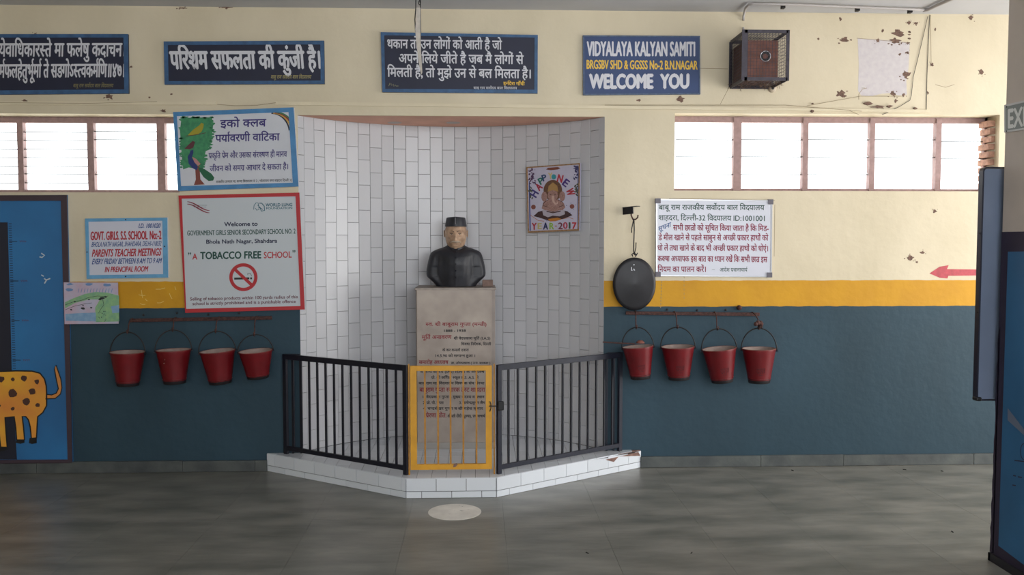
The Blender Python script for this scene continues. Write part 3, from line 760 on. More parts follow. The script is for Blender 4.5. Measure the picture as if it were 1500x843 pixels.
mb.build('blue_water', mat('crayon_blue', (112, 150, 186), 0.7, c2=(134, 164, 192), vscale=30), T)
mb = MB(); mb.stroke(WALL, zc((26, 680), (80, 660), (150, 645), (200, 625), (260, 615), (320, 618), (340, 615)), 0.6, 0.0131); mb.stroke(WALL, zc((28, 715), (90, 690), (170, 672), (220, 665)), 0.6, 0.0131)
mb.stroke(WALL, zc((300, 640), (308, 680), (285, 710), (270, 740)), 0.6, 0.0131)
for (x, y, r) in ((97, 655, 9), (157, 705, 14), (157, 685, 9), (70, 715, 9), (215, 700, 9), (198, 640, 8), (295, 632, 16), (280, 638, 12), (320, 622, 10)): mb.poly(WALL, zc(*blob(x, y, r, 8, 0.35, r*0.6)), 0.0132)
for k in range(16): mb.poly(WALL, zc(*ell(270 + rg.uniform(0, 60), 725 + rg.uniform(0, 75), 3, 3, 6)), 0.0132)
mb.build('crayon_lines', mat('crayon_dark', (40, 44, 50), 0.7), T)
mb = MB()
for (x, y, r, c) in ((60, 570, 22, 0), (200, 530, 20, 0), (330, 535, 20, 0), (60, 530, 16, 0)): mb.poly(WALL, zc(*blob(x, y, r*1.4, 9, 0.4, r*0.5)), 0.0126)
for k in range(12): mb.stroke(WALL, zc((120+k*22, 590), (128+k*22, 560)), 0.8, 0.0127)
mb.build('crayon_clouds', mat('crayon_sky', (104, 134, 178), 0.7), T)

WALL = WALL_
# ---- whiteboard on the right
zc = Z(880, 280, 4.214)
ow = zc((338, 50), (1055, 58), (1050, 532), (338, 525))
T, o_ = board('notice_board', 'white aluminium-framed board of green and dark red Hindi handwriting right of the gong', 'notice board',
  ow, zc((345, 57), (1048, 65), (1043, 525), (345, 518)), M_ALU, mat('whiteboard_face', (206, 208, 220), 0.35, var=0.02, vscale=3))
for i, (x, y) in enumerate(((350, 62), (1043, 68), (1036, 518), (350, 514))):
    MB().slab(WALL, zc((x-14, y-13), (x+14, y-13), (x+14, y+13), (x-14, y+13)), 0.002, 0.026).build('corner_cap', mat('corner_cap_grey', (98, 94, 104), 0.5), T, bevel=0.003)
M_GI = mat('ink_dark_green', (24, 66, 54), 0.6); M_MI = mat('ink_crimson', (128, 26, 58), 0.6); M_BI2 = mat('ink_blue_marker', (34, 78, 136), 0.6)
pp = Print(WALL, o_)
pp.line('बाबू राम राजकीय सवो^दय बाल िवद~यालय', zc((358, 116))[0], zc((1010, 118))[0], 7.0, 0.014)
pp.line('शाहदरा, िदल~ली-32 िवद~यालय ID:1001001', zc((358, 180))[0], zc((1012, 186))[0], 7.0, 0.012)
pp.line('आदेश प`धानाचाय^', zc((735, 498))[0], zc((905, 498))[0], 5.0, 0.01); pp.line('–', zc((686, 492))[0], zc((704, 492))[0], 3, 0.01)
pp.done(M_GI, T, 'dark green lines')
pp = Print(WALL, o_)
L7 = [('सभी छात`ों को सूिचत िकया जाता है िक िमड-', 447, 243, 1036, 248), ('डे मील खाने से पहले साबुन से अच~छी प`कार हाथों को', 356, 304, 1034, 306),
      ('धो लें तथा खाने के बाद भी अच~छी प`कार हाथों को धोएं।', 352, 368, 1032, 372), ('कक~षा अध~यापक इस बात का ध~यान रखें िक सभी छात` इस', 352, 434, 1028, 440),
      ('िनयम का पालन करें।', 352, 500, 648, 500)]
for s_, xa, ya, xb, yb in L7: pp.line(s_, zc((xa, ya))[0], zc((xb, yb))[0], 7.6, 0.018)
pp.done(M_MI, T, 'crimson body lines')
pp = Print(WALL, o_); pp.line('सूचना', zc((356, 250))[0], zc((434, 220))[0], 6.4, 0.014); pp.done(M_BI2, T, 'blue slanted heading word')

# ---- red arrow on the wall
zc = Z(970, 150, 2.83)
mb = MB(); mb.slab(WALL, zc((1108, 710), (1150, 682), (1187, 676), (1180, 692), (1345, 694), (1345, 718), (1186, 720), (1182, 731), (1150, 728)), 0.0, 0.002)
tag(mb.build('arrow_sign', mat('arrow_red', (178, 66, 76), 0.6, var=0.15, vscale=30)), 'red painted arrow pointing left on the cream wall above the yellow band', 'arrow')

# ---- height chart mural on the left
c1 = WALL.p(20, 678)
T = thing('height_chart', 'tall blue height chart mural with spotted yellow animal at left edge', 'mural', (c1.x, -0.01, c1.z))
outer = [(-115, 287), (99.5, 286), (107.5, 678), (-115, 680)]; inner = [(-108, 295), (91, 294.5), (101, 673), (-108, 674)]
MB().slab(WALL, outer, 0.0, 0.012).build('panel', mat('mural_blue', (44, 116, 172), 0.5, c2=(38, 96, 146), vscale=1.5), T)
MB().frame(WALL, outer, inner, 0.012, 0.022).build('border', mat('mural_dark_border', (62, 48, 58), 0.5), T)
MB().slab(WALL, [(-30, 326), (12.5, 326), (17.5, 500), (18.5, 546), (26, 673), (-30, 673)], 0.012, 0.0128).build('dark_band', mat('mural_dark_band', (26, 28, 44), 0.6), T)
mb = MB(); o_ = 0.0134
for k in range(66):
    y = 328 + k*3.42; xb = 12.5 + (y-326)*0.029; mb.stroke(WALL, [(xb, y), (xb+4.5, y)], 0.9, o_)
for y in (354, 412, 470, 528): xb = 12.5 + (y-326)*0.029; mb.stroke(WALL, [(xb, y), (xb+12, y)], 1.0, o_)
mb.build('ruler_marks', M_BLACK, T)
mb = MB()
for y in (354, 412, 470, 528):
    xb = 28 + (y-326)*0.029
    for k in range(4): mb.stroke(WALL, [(xb+k*2.6, y-1.5), (xb+k*2.6+1.2, y+1.2), (xb+k*2.6+1.8, y-1)], 0.7, o_)
mb.build('ruler_numbers', mat('mural_maroon', (92, 50, 72), 0.6), T)
zc = Z(0, 480, 3.836)
body = [(-260, 262), (-120, 240), (0, 248), (90, 244), (180, 246), (225, 258), (250, 290), (260, 330), (262, 370), (262, 440), (240, 480), (212, 502), (208, 560), (205, 622), (176, 622), (170, 560), (160, 520), (145, 502), (125, 500), (132, 560), (138, 632), (94, 632), (88, 560), (80, 502), (28, 506), (34, 590), (40, 672), (4, 672), (-6, 590), (-30, 510), (-200, 500), (-260, 470)]
mb = MB(); mb.stroke(WALL, zc(*body), 2.0, o_+0.0008, True)
tail_r = [(255, 402), (310, 400), (340, 375), (348, 340), (342, 290), (315, 212)]; tail_l = [(306, 235), (316, 290), (328, 345), (316, 370), (290, 380), (258, 376)]
mb.stroke(WALL, zc(*(tail_r + tail_l)), 1.6, o_+0.0009)
for h_ in ([(166, 622), (206, 618), (207, 650), (180, 656), (162, 650)], [(94, 630), (138, 630), (138, 648), (115, 655), (88, 648)], [(2, 672), (42, 672), (40, 690), (-10, 700)]): mb.poly(WALL, zc(*h_), o_+0.001)
mb.build('animal_outline', M_BLACK, T)
MB().poly(WALL, zc(*body), o_+0.0004).build('animal_body', mat('mural_orange', (228, 168, 50), 0.6, c2=(214, 126, 60), vscale=2.4), T)
MB().poly(WALL, zc(*(tail_r + tail_l)), o_+0.0005).build('animal_tail', mat('mural_tail', (206, 134, 66), 0.6), T)
for (x, y, r) in ((5, 292, 19), (72, 293, 10), (135, 286, 17), (207, 305, 14), (70, 372, 25), (182, 360, 20), (148, 418, 22), (72, 457, 11), (210, 437, 13), (0, 440, 6), (-60, 330, 20), (-70, 420, 18)):
    MB().poly(WALL, zc(*blob(x, y, r, 9, 0.22, None, rg)), o_+0.0012).build('animal_spot', mat('mural_spot', (74, 44, 36), 0.6), T)
zc = Z(0, 280, 3.836); mb = MB()
mb.stroke(WALL, zc((232, 350), (250, 362), (236, 374), (222, 370)), 1.8, o_); mb.stroke(WALL, zc((232, 472), (246, 480)), 1.6, o_); mb.stroke(WALL, zc((250, 520), (262, 500), (282, 492)), 1.8, o_); mb.stroke(WALL, zc((248, 492), (262, 503)), 1.8, o_)
mb.build('paint_scratches', mat('scratch_white', (190, 200, 206), 0.7), T)

# ================================================================== NICHE: pedestal, bust, poster
py = 0.10; PF = YP(py)
xl, xr = PF.p(610, 560).x, PF.p(720, 560).x; ztop = PF.p(665, 422).z
xr2 = PF.p(725.5, 560).x
T = thing('pedestal', 'tall marble-faced pedestal lettered in red and black under the bust', 'pedestal', ((xl+xr2)/2, py+0.2, PT))
M_MARB = mat('stained_marble', (170, 158, 148), 0.5, c2=(146, 134, 126), vscale=5, bump=0.06, bscale=20)
MB().box(xl-0.002, xr2, py+0.012, py+0.42, PT, ztop-0.016).build('body', mat('pedestal_body', (142, 132, 126), 0.6, var=0.1, vscale=8), T, bevel=0.004)
MB().box(xl+0.006, xr, py-0.012, py+0.012, PT+0.03, ztop-0.012).build('front_slab', M_MARB, T, bevel=0.002)
MB().box(xl-0.008, xr2+0.006, py-0.016, py+0.43, ztop-0.016, ztop).build('top_slab', mat('grey_marble_top', (150, 140, 132), 0.5, var=0.15, vscale=20), T, bevel=0.003)
MB().box(xl-0.004, xr2+0.003, py-0.02, py+0.01, PT, PT+0.05).build('foot', mat('pedestal_foot', (150, 146, 142), 0.6), T, bevel=0.002)
PLT = YP(py-0.0125); M_PR = mat('pedestal_red', (128, 32, 42), 0.6); M_PB = mat('pedestal_black', (34, 30, 34), 0.6)
red = Print(PLT, 0.0003); blk = Print(PLT, 0.0003)
z4 = Z(600, 450, 7.664)
red.line('स~व. श`ी बाबूराम गुप~ता (मन~त`ी)', z4((180, 213))[0], z4((862, 213))[0], 4.6, 0.022)
blk.line('1888 - 1938', z4((388, 280))[0], z4((630, 278))[0], 3.2, 0.05)
red.line('मूित^ अनावरण', z4((138, 362))[0], z4((470, 358))[0], 5.2, 0.02)
blk.line('श`ी वेदप`काश मूित^ (I.A.S)', z4((498, 366))[0], z4((905, 366))[0], 3.4, 0.03)
blk.line('िशक~षा िनदे^शक, िदल~ली', z4((578, 430))[0], z4((915, 430))[0], 3.4, 0.03)
blk.line('के कर कमलों द`वारा', z4((368, 498))[0], z4((664, 498))[0], 3.4, 0.03)
blk.line('14.5.90 को सम~पन~न हुआ ।', z4((290, 562))[0], z4((735, 562))[0], 3.4, 0.03)
red.line('समारोह अध~यक~ष', z4((105, 641))[0], z4((435, 641))[0], 5.0, 0.02)
blk.line('डा. ओमप`काश ( उ.प. सरकार )', z4((465, 641))[0], z4((905, 641))[0], 2.8, 0.03)
z3 = Z(590, 520, 4.683)
blk.line('व अन~य सदस~य (IAS) िदल~ली के अध~यक~ष', z3((120, 125))[0], z3((560, 125))[0], 3.4, 0.03)
blk.line('प`ो. श`ी कििपल स~कूल R.S. A.S. से', z3((195, 165))[0], z3((520, 165))[0], 3.4, 0.03)
blk.line('बाबू राम मा. िवद~यालय िशक~षक संघ संस~था', z3((110, 204))[0], z3((560, 204))[0], 3.4, 0.03)
red.line('बाबूराम गुप~ता स~मारक ट`स~ट शाहदरा', z3((115, 255))[0], z3((564, 255))[0], 5.8, 0.02)
blk.line('1. वेदप`काश गुप~ता - मुख~य सदस~य व प`धान', z3((138, 298))[0], z3((560, 298))[0], 3.4, 0.03)
blk.line('2. प`ो. पी. गुप~ता', z3((138, 338))[0], z3((280, 338))[0], 3.4, 0.03); blk.line('3. सत~येन~द`कुमार जैन', z3((388, 338))[0], z3((562, 338))[0], 3.4, 0.03)
blk.line('4. चन~द`शेखर गुप~ता व श`ी महेश कुमार', z3((138, 378))[0], z3((550, 378))[0], 3.4, 0.03)
red.line('प`ेरणा स`ोत:', z3((158, 430))[0], z3((298, 430))[0], 5.6, 0.02)
blk.line('श`ीमती दीदी (पूज~या), प`धानाचाय^', z3((308, 430))[0], z3((565, 430))[0], 3.6, 0.03)
blk.done(M_PB, T, 'black inscription lines'); red.done(M_PR, T, 'red inscription lines')
# ---- small stone block on the pedestal
q = YP(py+0.22)
x0, x1 = q.p(706.5, 418).x, q.p(722, 418).x
tag(MB().box(x0, x1, py+0.20, py+0.27, ztop, ztop+0.052).build('stone_block', mat('stained_block', (120, 98, 90), 0.8, var=0.2, vscale=30), bevel=0.003), 'small brown stone block on the pedestal, right of the bust', 'stone block')

# ---- bust
by = py + 0.235; bx = YP(by).p(668, 400).x
BU = thing('bust', 'painted bust of a man in black cap and black buttoned coat', 'bust', (bx, by, ztop))
bo = Vector((bx, by, ztop))
M_COAT = mat('black_coat_paint', (34, 35, 42), 0.46, var=0.25, vscale=14, bump=0.15, bscale=30)
M_SKIN = mat('statue_skin_paint', (196, 164, 136), 0.5, c2=(146, 116, 94), vscale=22, bump=0.12, bscale=60)
def sm(a, b, t): t = max(0, min(1, (t-a)/(b-a))); return t*t*(3-2*t)
def interp(tab, z):
    for (z0, v0), (z1, v1) in zip(tab, tab[1:]):
        if z <= z1: t = (z-z0)/(z1-z0) if z1 > z0 else 0; return v0 + (v1-v0)*max(0, t)
    return tab[-1][1]
HW = [(0, .152), (.008, .155), (.04, .190), (.078, .234), (.10, .240), (.14, .238), (.20, .226), (.255, .210), (.275, .200), (.288, .180), (.300, .150), (.312, .112), (.322, .082), (.330, .068), (.338, .062)]
DP = [(0, .105), (.1, .125), (.18, .13), (.24, .120), (.28, .100), (.30, .086), (.315, .074), (.325, .066), (.338, .058)]
g_ = lambda t: math.exp(-t*t)
NZ, NA = 72, 128
vs = []; fs = []
for i in range(NZ+1):
    z = 0.338*i/NZ; w = sum(interp(HW, max(0, min(.338, z+q*.004))) for q in (-2, -1, 0, 1, 2))/5; d = sum(interp(DP, max(0, min(.338, z+q*.004))) for q in (-2, -1, 0, 1, 2))/5
    chest = min(w, .150 + .01*math.sin(z*9)); aw = 1 - sm(.20, .325, z)
    for k in range(NA):
        th = 2*math.pi*k/NA; c, s = math.cos(th), math.sin(th)
        # chest ellipse
        if aw > 0:
            rc = 1/math.sqrt((c/max(chest, .01))**2 + (s/d)**2)
            ca = w - .052; ra, rb = .052, .072                        # arm ellipse centre and radii
            cx = ca if c > 0 else -ca; A = (c/ra)**2 + (s/rb)**2; B = -2*c*cx/ra**2; C = (cx/ra)**2 - 1; disc = B*B - 4*A*C
            r2 = (-B + math.sqrt(disc))/(2*A) if disc > 0 else 0
            kk = .035; hh = max(kk - abs(rc-r2), 0)/kk
            ru = max(rc, r2) + (hh*hh*kk*.25 if r2 > 0 else 0)
        else: ru = 0
        rs = 1/math.sqrt((c/w)**2 + (s/d)**2)
        r = ru*aw + rs*(1-aw)
        x, y = r*c, r*s
        if s < 0:                                                      # front: chest bulge, folds, placket
            y -= .012*math.exp(-((z-.2)/.07)**2)*math.exp(-(x/.11)**2)
            y -= .0035*(1 - sm(.010, .013, abs(x-.002)))*(1-sm(.31, .33, z))
            for sg in (-1, 1): y += .003*math.exp(-((x*sg-.075-.1*(z-.1))/.006)**2)*sm(.03, .1, z)*(1-sm(.2, .26, z))
        zv = z - (.030*g_(x/.075)*sm(.26, .338, z)*min(1, -s*1.5) if s < 0 else 0)
        vs.append(bo + Vector((x, y, zv)))
    if i:
        for k in range(NA): fs.append(((i-1)*NA+k, (i-1)*NA+(k+1) % NA, i*NA+(k+1) % NA, i*NA+k))
fs.append(tuple(range(NA-1, -1, -1))); fs.append(tuple(NZ*NA+k for k in range(NA)))
coat = MB().add(vs, fs).build('coat', M_COAT, BU, smooth=True)
smo = coat.modifiers.new('smooth', 'SMOOTH'); smo.factor = .5; smo.iterations = 8
col_ = MB()
cp = []
for k in range(41):
    a = math.radians(-90 + 14 + (360-28)*k/40); cp.append(bo + Vector((.066*math.cos(a), -.004+.064*math.sin(a), .314 + .020*math.sin(a))))
vs = []; fs = []
for i, p in enumerate(cp):
    n = Vector((p.x-bo.x, p.y-bo.y, 0)).normalized()
    for (dn, dz) in ((0.001, -.016), (.008, -.016), (.006, .016), (.0, .016)): vs.append(p + n*dn + Vector((0, 0, dz)))
    if i:
        for j in range(4): fs.append(((i-1)*4+j, (i-1)*4+(j+1) % 4, i*4+(j+1) % 4, i*4+j))
fs += [(0, 1, 2, 3), (160, 163, 162, 161)]
col_.add(vs, fs).build('collar', M_COAT, BU)
for zz in (.285, .235, .185, .13, .075):
    dd = interp(DP, zz) + .012*math.exp(-((zz-.2)/.07)**2) + .0035
    MB().lathe([(.0005, .003), (.005, .0025), (.0065, 0), (.0065, -.003)], bo + Vector((.002, -dd-.001, zz)), Matrix.Rotation(math.radians(90), 3, 'X'), 14).build('button', M_DARKMET, BU, smooth=True)
# head: one continuous mesh, sculpted by displacement
def g(x, s): return math.exp(-(x/s)**2)
hz, hx, hy, hh_ = .419, .0850, .100, .124                            # centre and half sizes
vs = []; fs = []; NU, NV = 120, 96
for i in range(NV+1):
    ph = -math.pi/2 + math.pi*i/NV; Zn = math.sin(ph); cr = math.cos(ph)
    for k in range(NU):
        th = 2*math.pi*k/NU; c, s = math.cos(th), math.sin(th); Zn = math.sin(ph); cr = math.cos(ph)**(0.72 if Zn < 0 else .9)
        jaw = 1 - .22*sm(-.05, -.95, Zn) if False else 1 - .20*max(0, -Zn)**1.4
        X = c*cr*hx*jaw*(1 + .06*g(Zn-.3, .5)); Y = s*cr*hy*(1 - .06*max(0, -Zn)); Zz = Zn*hh_
        Zn += .17
        # squarer lower face
        X *= 1 + .14*g(Zn+.55, .3)*g(cr-.8, .6)
        if s < 0:
            u = X/.0835; f = min(1, (-s)*1.6)*min(1, cr*3); dy = 0
            dy += .020*g(u, .13)*sm(.30, -.22, Zn)*(1-sm(-.27, -.36, Zn)) if False else 0
            nose = (0.008 + .026*max(0, min(1, (.30-Zn)/.50)))*g(u, .15 + .04*max(0, min(1, (.2-Zn)/.4)))*sm(-.34, -.24, Zn)*(1-sm(.25, .38, Zn))
            dy += nose
            for sg in (-1, 1):
                dy += .007*g(u-sg*.17, .09)*g(Zn+.20, .07)
                dy -= .016*g(u-sg*.37, .20)*g(Zn-.17, .10)
                dy += .0065*g(u-sg*.37, .13)*g(Zn-.15, .055)
                dy -= .0035*g(u-sg*.37, .16)*g(Zn-.155, .018)
                dy -= .0025*g(u-sg*.37, .18)*g(Zn-.07, .02)
                dy += .009*g(u-sg*.38, .24)*g(Zn-.33, .055)
                dy += .009*g(u-sg*.55, .22)*g(Zn+.08, .13)
                t_ = (-.22-Zn)/.35
                dy -= .007*g(u-sg*(.27+.22*t_), .055)*(1 if 0 < t_ < 1 else g(min(abs(t_), abs(t_-1)), .2))
                dy -= .006*g(u-sg*.62, .18)*g(Zn+.42, .16)
            dy -= .0026*sum(g(Zn-zf, .016) for zf in (.44, .52, .60))*g(u, .5)
            dy -= .003*g(u, .04)*g(Zn-.34, .06)
            dy += .006*g(u, .32)*g(Zn+.49, .09)
            dy -= .008*g(u, .26)*g(Zn+.50, .026)
            dy += .003*g(u, .2)*g(Zn+.565, .03)
            dy -= .004*g(u, .22)*g(Zn+.66, .05)
            dy += .010*g(u, .30)*g(Zn+.72, .12)
            Y -= dy*f
        vs.append(bo + Vector((X, Y - .010, hz + Zz)))
    if i:
        for k in range(NU): fs.append(((i-1)*NU+k, (i-1)*NU+(k+1) % NU, i*NU+(k+1) % NU, i*NU+k))
hm = MB().add(vs, fs)
# neck rising into the skull, then ears
hm.lathe([(.056, .325), (.054, .35), (.056, .38), (.060, .41)], bo + Vector((0, .012, 0)), None, 32)
for sg in (-1, 1):
    vs = []; fs = []
    for i in range(13):
        v = i/12
        for k in range(16):
            a = 2*math.pi*k/16; rr = math.sin(math.pi*min(max(v, .01), .99))**.55
            ex_, ez_ = .012*rr*math.cos(a), .031*(1-2*v)
            dep = .0075*rr*(math.sin(a)) ; conch = -.004*g(v-.45, .25)*g(math.cos(a)-.0, .7) if math.sin(a) > 0 else 0
            wd = 1.15 if v < .5 else .85
            vs.append(bo + Vector((sg*(.0915 + dep + conch + .004*(1-v)), .004 + ex_*wd + .003*(1-v), hz + .006 + ez_)))
        if i:
            for k in range(16): fs.append(((i-1)*16+k, (i-1)*16+(k+1) % 16, i*16+(k+1) % 16, i*16+k))
    hm.add(vs, fs)
hm.build('head', M_SKIN, BU, smooth=True)
M_MOU = mat('moustache_grey', (176, 160, 142), 0.7, bump=0.5, bscale=200)
ms = MB()
for sg in (-1, 1):
    pts = []; rr = []
    for t in [i/10 for i in range(11)]:
        u = sg*(.0005 + .044*t); zz = hz - .060 - .008*t*t + .004*math.sin(t*3.1)
        pts.append(bo + Vector((u, -.121 + .028*t*t, zz))); rr.append(.0078*(1-.75*t**1.6))
    ms.tube(pts, rr, 12)
ms.build('moustache', M_MOU, BU, smooth=True)
eb = MB()
for sg in (-1, 1):
    eb.tube([bo + Vector((sg*(.012+.036*t), -.1085 + .018*t*t, hz + .019 + .007*math.sin(math.pi*t*.9))) for t in [i/8 for i in range(9)]], [.0048*(1-.5*t/8) for t in range(9)], 8)
eb.build('eyebrows', mat('brow_brown', (96, 74, 62), 0.7), BU, smooth=True)
for sg in (-1, 1):
    MB().tube([bo + Vector((sg*(.019+.026*t), -.0995 + .013*t*t, hz + .0055 + .003*math.sin(math.pi*t) - .003*t)) for t in [i/6 for i in range(7)]], .0018, 6).build('eyelid', mat('eyelid_dark', (62, 44, 36), 0.7), BU, smooth=True)
    cpos = bo + Vector((sg*.031, -.0895, hz + .000))
    eye = MB().lathe([(.0001, .0062), (.003, .0058), (.0062, .0042), (.0082, 0.0), (.0082, -.002)], cpos, Matrix.Rotation(math.radians(90), 3, 'X'), 18, sx=1.25, sy=.55).build('eye', mat('eye_white', (170, 158, 146), 0.4), BU, smooth=True)
    MB().lathe([(.0001, .0068), (.0028, .0062), (.0032, .0050)], cpos, Matrix.Rotation(math.radians(90), 3, 'X'), 12).build('iris', M_BLACK, eye, smooth=True)
# cap
vs = []; fs = []; n = 64
prof = [(.0900, .000), (.0915, .004), (.0905, .012), (.0860, .040), (.0815, .064), (.0795, .069), (.073, .072), (.03, .0735), (.0005, .074)]
for r_, z_ in prof:
    for k in range(n):
        a = 2*math.pi*k/n; x = r_*math.cos(a)*.95; y = r_*math.sin(a)*1.17
        zo = z_ + (.006*(1-abs(x)/.09) if z_ > .05 else 0) + (-.004*g(x, .006)*0)
        vs.append(bo + Vector((x, y - .002, hz + .062 + zo + .004*(y/.1)*0)))
for i in range(len(prof)-1):
    for k in range(n): fs.append((i*n+k, i*n+(k+1) % n, (i+1)*n+(k+1) % n, (i+1)*n+k))
capo = MB().add(vs, fs).build('cap', M_COAT, BU, smooth=True)
MB().bar(bo + Vector((-.001, -.1055, hz+.080)), bo + Vector((-.001, -.0955, hz+.134)), .003, .003).build('cap_seam_highlight', mat('seam_highlight_pale', (150, 148, 150), 0.5), capo)  # pale strip paints the highlight along the black cap's centre seam

# ---- new year poster on the niche wall (generic seated elephant-headed figure)
xm = YP(0.45).p(811, 290).x - ncx; x_l = YP(0.5).p(772, 290).x - ncx; x_r = YP(0.4).p(851, 290).x - ncx
P1 = Vector((ncx+x_l, nyc+math.sqrt(R*R-x_l*x_l)-.02, 2)); P2 = Vector((ncx+x_r, nyc+math.sqrt(R*R-x_r*x_r)-.02, 2))
tt = (P2-P1).normalized(); PO = Plane(P1, (tt.y, -tt.x, 0))
zc = Z(760, 230, 7.02)
T = thing('poster', 'framed glittery Happy New Year 2017 picture hanging on the curved tile wall', 'poster', PO.p(811, 340))
q = zc((92, 106), (642, 66), (632, 758), (108, 782))
MB().slab(PO, q, 0.0, 0.018).build('backing', mat('poster_white', (190, 186, 206), 0.35, var=0.03, vscale=20), T)
MB().frame(PO, q, zc((103, 118), (630, 80), (622, 742), (118, 765)), 0.018, 0.022).build('frame', mat('poster_gold_edge', (168, 132, 96), 0.3, 0.4, var=0.3, vscale=60), T)
o_ = 0.0185
mb = MB(); mb.poly(PO, zc((104, 250), (112, 250), (122, 760), (110, 760)), o_+.0002); mb.poly(PO, zc((606, 100), (630, 98), (622, 742), (603, 742)), o_+.0002); mb.build('foil_edge', mat('foil_blue', (58, 92, 176), 0.25, 0.5), T)
def word(chars, pl, colors, rad, parent):
    pass
LETT = [('H', 158, 378, 62, -58, (60, 50, 120)), ('A', 205, 308, 58, -42, (160, 40, 60)), ('P', 228, 248, 52, -30, (30, 110, 96)), ('P', 262, 215, 50, -18, (34, 66, 110)),
        ('Y', 325, 195, 48, -4, (200, 180, 120)), ('N', 425, 222, 60, 14, (176, 44, 60)), ('E', 485, 268, 58, 38, (70, 44, 120)), ('W', 530, 362, 62, 72, (168, 40, 52)),
        ('Y', 158, 715, 70, 0, (170, 50, 60)), ('E', 215, 712, 60, 0, (190, 176, 110)), ('A', 275, 712, 70, 0, (30, 40, 90)), ('R', 338, 712, 66, 0, (140, 180, 60)),
        ('2', 428, 710, 66, 0, (110, 50, 64)), ('0', 478, 706, 66, 0, (176, 60, 80)), ('1', 522, 706, 64, 0, (50, 80, 60)), ('7', 570, 708, 66, 0, (180, 40, 50))]
for ch, x, y, h_, rot, c in LETT:
    h_ *= 1.28 if rot or y < 400 else 0.98
    r_ = math.radians(rot); w_ = h_*.66 if ch != 'W' else h_*.8
    if ch == '1': w_ = h_*.2
    dx, dy = math.cos(r_)*w_/2, math.sin(r_)*w_/2
    cx, cy = x - math.sin(r_)*h_/2*-1*-1, y + math.cos(r_)*h_/2
    V, Fc = layout(ch); x0_ = min(v[0] for v in V); x1_ = max(v[0] for v in V)
    mb = MB()
    for n, (ax, ay) in enumerate([(0, 0), (.07, 0), (-.07, 0), (0, .05), (0, -.05)]):
        pts = []
        for vx, vy in V:
            lx = ((vx-x0_)/(x1_-x0_) - .5)*w_ + ax*h_*.7; ly = (vy/.682 - .5)*h_ + ay*h_*.7
            pts.append((x + lx*math.cos(r_) + ly*math.sin(r_), y + lx*math.sin(r_) - ly*math.cos(r_)))
        P3 = [PO.p(a, b2, o_+.0006+n*4e-5) for a, b2 in zc(*pts)]
        mb.add(P3, Fc)
    mb.build('letter', mat('poster_ink_%d_%d_%d' % c, c, 0.5), T)
mb = MB()
for k, (x, y, r) in enumerate(((360, 205, 24),)): mb.poly(PO, zc(*ell(x, y, r, r*1.1, 18)), o_+.0006)
mb.build('teal_dot', mat('poster_teal', (48, 140, 150), 0.5), T)
for cx_, cy_, sx_, sy_, nn in ((135, 200, 30, 75, 26), (590, 160, 28, 66, 24), (596, 345, 18, 66, 16), (124, 370, 16, 60, 14)):
    mb = MB()
    for k in range(nn): mb.poly(PO, zc(*ell(cx_+rg.gauss(0, sx_*.5), cy_+rg.uniform(-sy_, sy_), rg.uniform(9, 17), rg.uniform(5, 9), 9, rot=rg.uniform(0, 180))), o_+.0003+k*4e-6)
    c_ = ((70, 74, 60), (64, 70, 52), (58, 52, 96), (78, 48, 84))[int(cx_) % 4]
    tag(mb.build('leaf_garland', mat('poster_leaf_%d' % (int(cx_) % 4), c_, 0.55), T), kind='stuff')
mb = MB(); mb.poly(PO, zc((280, 130), (300, 112), (400, 104), (430, 115), (400, 130), (330, 138)), o_+.0003); mb.build('top_ornament', mat('poster_rust', (120, 66, 50), 0.6), T)
# figure
M_FIG = mat('figure_pinkish', (172, 136, 130), 0.5, c2=(140, 104, 96), vscale=90); M_HAIR = mat('figure_brown', (116, 84, 62), 0.5, c2=(84, 58, 46), vscale=120)
def fp(name, m, pts, o): MB().poly(PO, zc(*pts), o_+o).build(name, m, T)
fp('halo', M_HAIR, ell(350, 345, 96, 108, 32), .0007)
fp('cushion', mat('figure_dark_cloth', (66, 44, 46), 0.5), [(150, 610), (200, 565), (270, 548), (430, 545), (500, 560), (552, 600), (500, 622), (380, 662), (320, 662), (210, 625)], .0008)
fp('left_ear', M_FIG, ell(262, 410, 30, 52, 20), .0009); fp('right_ear', M_FIG, ell(446, 405, 30, 52, 20), .0009)
fp('torso', M_FIG, [(250, 470), (300, 440), (410, 440), (462, 475), (478, 520), (440, 560), (290, 562), (235, 530)], .0010)
fp('legs', mat('figure_white_cloth', (176, 168, 180), 0.5), [(240, 545), (300, 552), (350, 568), (420, 548), (470, 548), (474, 590), (420, 612), (350, 604), (300, 622), (250, 600)], .0012)
fp('head', M_FIG, ell(350, 395, 52, 66, 24), .0012)
fp('crown', mat('figure_gold', (168, 132, 84), 0.4), [(296, 360), (306, 300), (350, 262), (396, 298), (406, 360), (350, 342)], .0014)
mb = MB(); mb.stroke(PO, zc((352, 400), (350, 430), (358, 462), (378, 486), (396, 478), (398, 460)), [4.2, 3.8, 3.2, 2.6, 2.2, 1.6], o_+.0016); mb.build('trunk', mat('figure_light', (196, 164, 152), 0.5), T)
mb = MB(); mb.poly(PO, zc(*ell(327, 385, 9, 4, 10)), o_+.0016); mb.poly(PO, zc(*ell(374, 385, 9, 4, 10)), o_+.0016); mb.stroke(PO, zc((300, 440), (260, 470), (250, 500), (290, 515)), .8, o_+.0016); mb.stroke(PO, zc((402, 440), (450, 465), (455, 500), (410, 515)), .8, o_+.0016)
mb.stroke(PO, zc((285, 560), (350, 575), (430, 558)), 1.6, o_+.0017); mb.build('dark_lines', mat('figure_outline', (70, 44, 40), 0.6), T)
for (x, y) in ((150, 516), (547, 510)): MB().poly(PO, zc(*ell(x, y, 24, 24, 16)), o_+.0008).build('flower', mat('flower_brown', (128, 74, 66), 0.6), T)
mb = MB()
